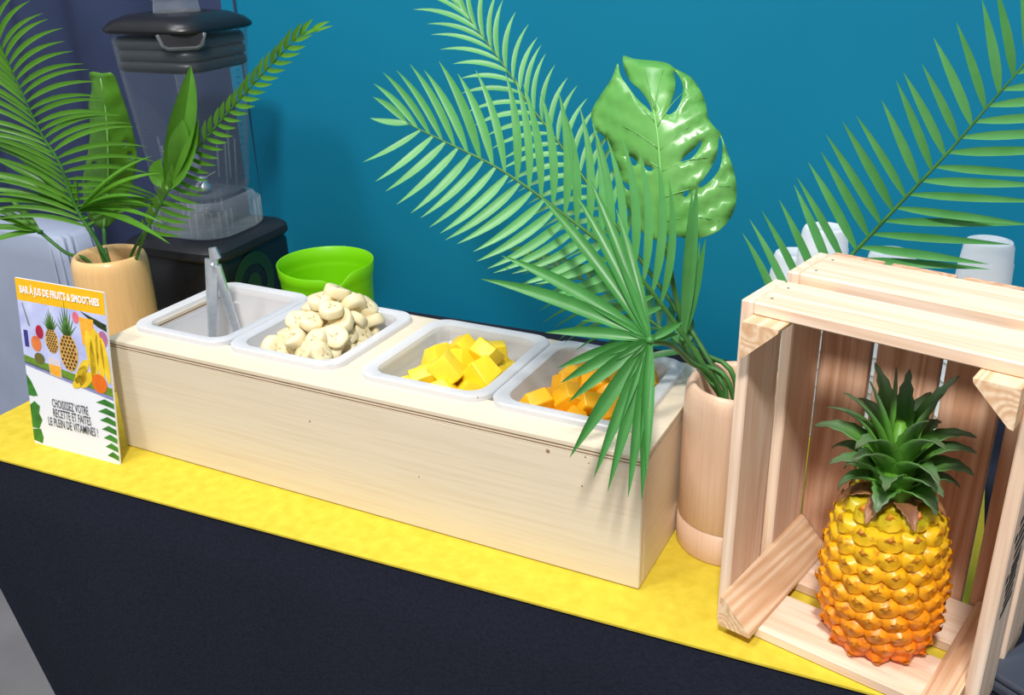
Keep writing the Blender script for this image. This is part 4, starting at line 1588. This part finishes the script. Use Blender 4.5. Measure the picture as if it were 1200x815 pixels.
fan('small drooping palm leaf reaching left over the pale drape', hub4, [(at(x, y, d), w_) for x, y, d, w_ in ((-30, 236, .10, .9), (-35, 270, .08, 1.0), (-30, 292, .07, 1.0), (10, 232, .13, .8), (-20, 252, .10, .8))], 0.0135, 'leaf_lime',
    [V((-0.178, 0.180, 0.09)), at(107, 310, .172), at(78, 297, .145)], bend=0.06, rad=.0028, face=V((.2, -.4, .9)))
out2 = [(105, 85), (120, 86), (133, 87), (142, 110), (152, 140), (160, 175), (158, 205), (148, 232), (137, 255), (122, 268), (108, 262), (99, 240), (97, 212), (103, 180), (106, 150), (104, 122), (108, 104)]
hl2 = [[(107, 192), (111, 190), (113, 194), (109, 196)], [(143, 168), (147, 165), (149, 169), (145, 172)], [(98, 214), (102, 212), (103, 216), (99, 218)], [(150, 182), (154, 180), (155, 185), (151, 187)]]


def dep2(x, y):
    return 0.235 + 0.022 * abs((x - 126) / 28) ** 1.2 + 0.00015 * (y - 180) + 0.0012 * math.sin(y * .2 + abs(x - 126) * .15)


cut_leaf('broad holed leaf half hidden behind the lime palm frond', out2, hl2, [(118, 92), (124, 130), (127, 180), (126, 230), (122, 268)],
         [V((-0.176, 0.170, 0.09)), at(125, 302, .20)], dep2, M['leaf_lime'], grid=7, name='broad_leaf')
# curled leaf seen edge-on beside the slender frond
o = empty('curled_leaf', V((-0.195, 0.178, 0.09)), 'curled glossy leaf rolled on itself in front of the blender jar', 'leaf')
rootc = V((-0.195, 0.178, 0.09))
cp = px_path([(150, 308, .195), (178, 258, .20), (196, 220, .21), (208, 180, .215), (220, 130, .22), (222, 78, .225)])
link('petiole', tube_mesh('petiole', [p - rootc for p in catmull([rootc] + cp[:4], 24)], .0026, 6), M['stem'], o)
for pa_, pb_, pc_, wd_, nn_ in (((197, 222, .21), (196, 170, .205), (223, 77, .215), .030, V((.9, -.3, .2))), ((200, 215, .205), (243, 150, .19), (224, 78, .21), .030, V((-.2, -.9, .3))),
                                ((198, 220, .205), (180, 205, .20), (189, 186, .20), .028, V((.4, -.8, .3))), ((200, 220, .2), (226, 200, .19), (233, 140, .195), .028, V((.1, -.9, .5))), ((204, 200, .20), (214, 170, .19), (214, 140, .195), .030, V((.5, -.7, .3)))):
    leaflet('fold', o, rootc, at(*pa_), at(*pb_), at(*pc_), nn_, wd_, M['leaf_lime'], nseg=10, fold=.5, peak=.45)

# ------------------------------------------------------------------ stacks of cups behind the crate
cm = auto_smooth(loft('cup', [ring(0.0385, 0, 28), ring(0.0395, 0.002, 28), ring(0.0385, 0.0045, 28), ring(0.0375, 0.006, 28), ring(0.0355, 0.030, 28), ring(0.0345, 0.032, 28), ring(0.0335, 0.060, 28), ring(0.0325, 0.062, 28), ring(0.0305, 0.083, 28), ring(0.028, 0.0885, 28), ring(0.022, 0.090, 28), ring(0.020, 0.0885, 28)], False, True), 40)
tops = [(0.882, 0.480, 0.300), (0.972, 0.490, 0.288), (1.086, 0.500, 0.300), (0.838, 0.520, 0.262)]
for si, (x, y, zt_) in enumerate(tops):
    k = int(round((zt_ - 0.090) / 0.027))
    for j in range(k + 1):
        z = j * 0.027
        o = link('plastic_cup', cm, M['cup'], None, (x + rnd.uniform(-.0006, .0006), y, z))
        tag(o, 'frosted white plastic cup, upside down and topmost of its stack behind the crate' if j == k else 'frosted white plastic cup nested under others in a stack behind the crate', 'cup', 'stacked plastic cups behind the crate')
# dark box added to fill the dark gap seen through the crate's slats
kb = empty('dark_gap_box', (1.20, 0.71, 0), 'black box added behind the crate to darken the gap between its slats', 'box')
link('body', box_mesh('body', 0.22, 0.10, 0.075, 0.006, 2), M['black_soft'], kb, (0, -0.02, 0.036))
link('lid', box_mesh('lid', 0.226, 0.106, 0.012, 0.003, 2), M['black_soft'], kb, (0, -0.02, 0.079))
# flat slate-grey case lying to the right of the crate
M['slate'] = plain('slate_plastic', lin(72, 78, 92), lin(64, 70, 84), rough=0.5)
fc = empty('flat_case', (1.245, 0.015, -0.0035), 'slate grey flat plastic case lying beside the crate', 'case', rz=R(-30))
link('body', box_mesh('body', 0.16, 0.11, 0.014, 0.004, 2), M['slate'], fc, (0, 0, 0.0075))
link('lid', box_mesh('lid', 0.158, 0.108, 0.008, 0.003, 2), M['slate'], fc, (0, 0, 0.0187))
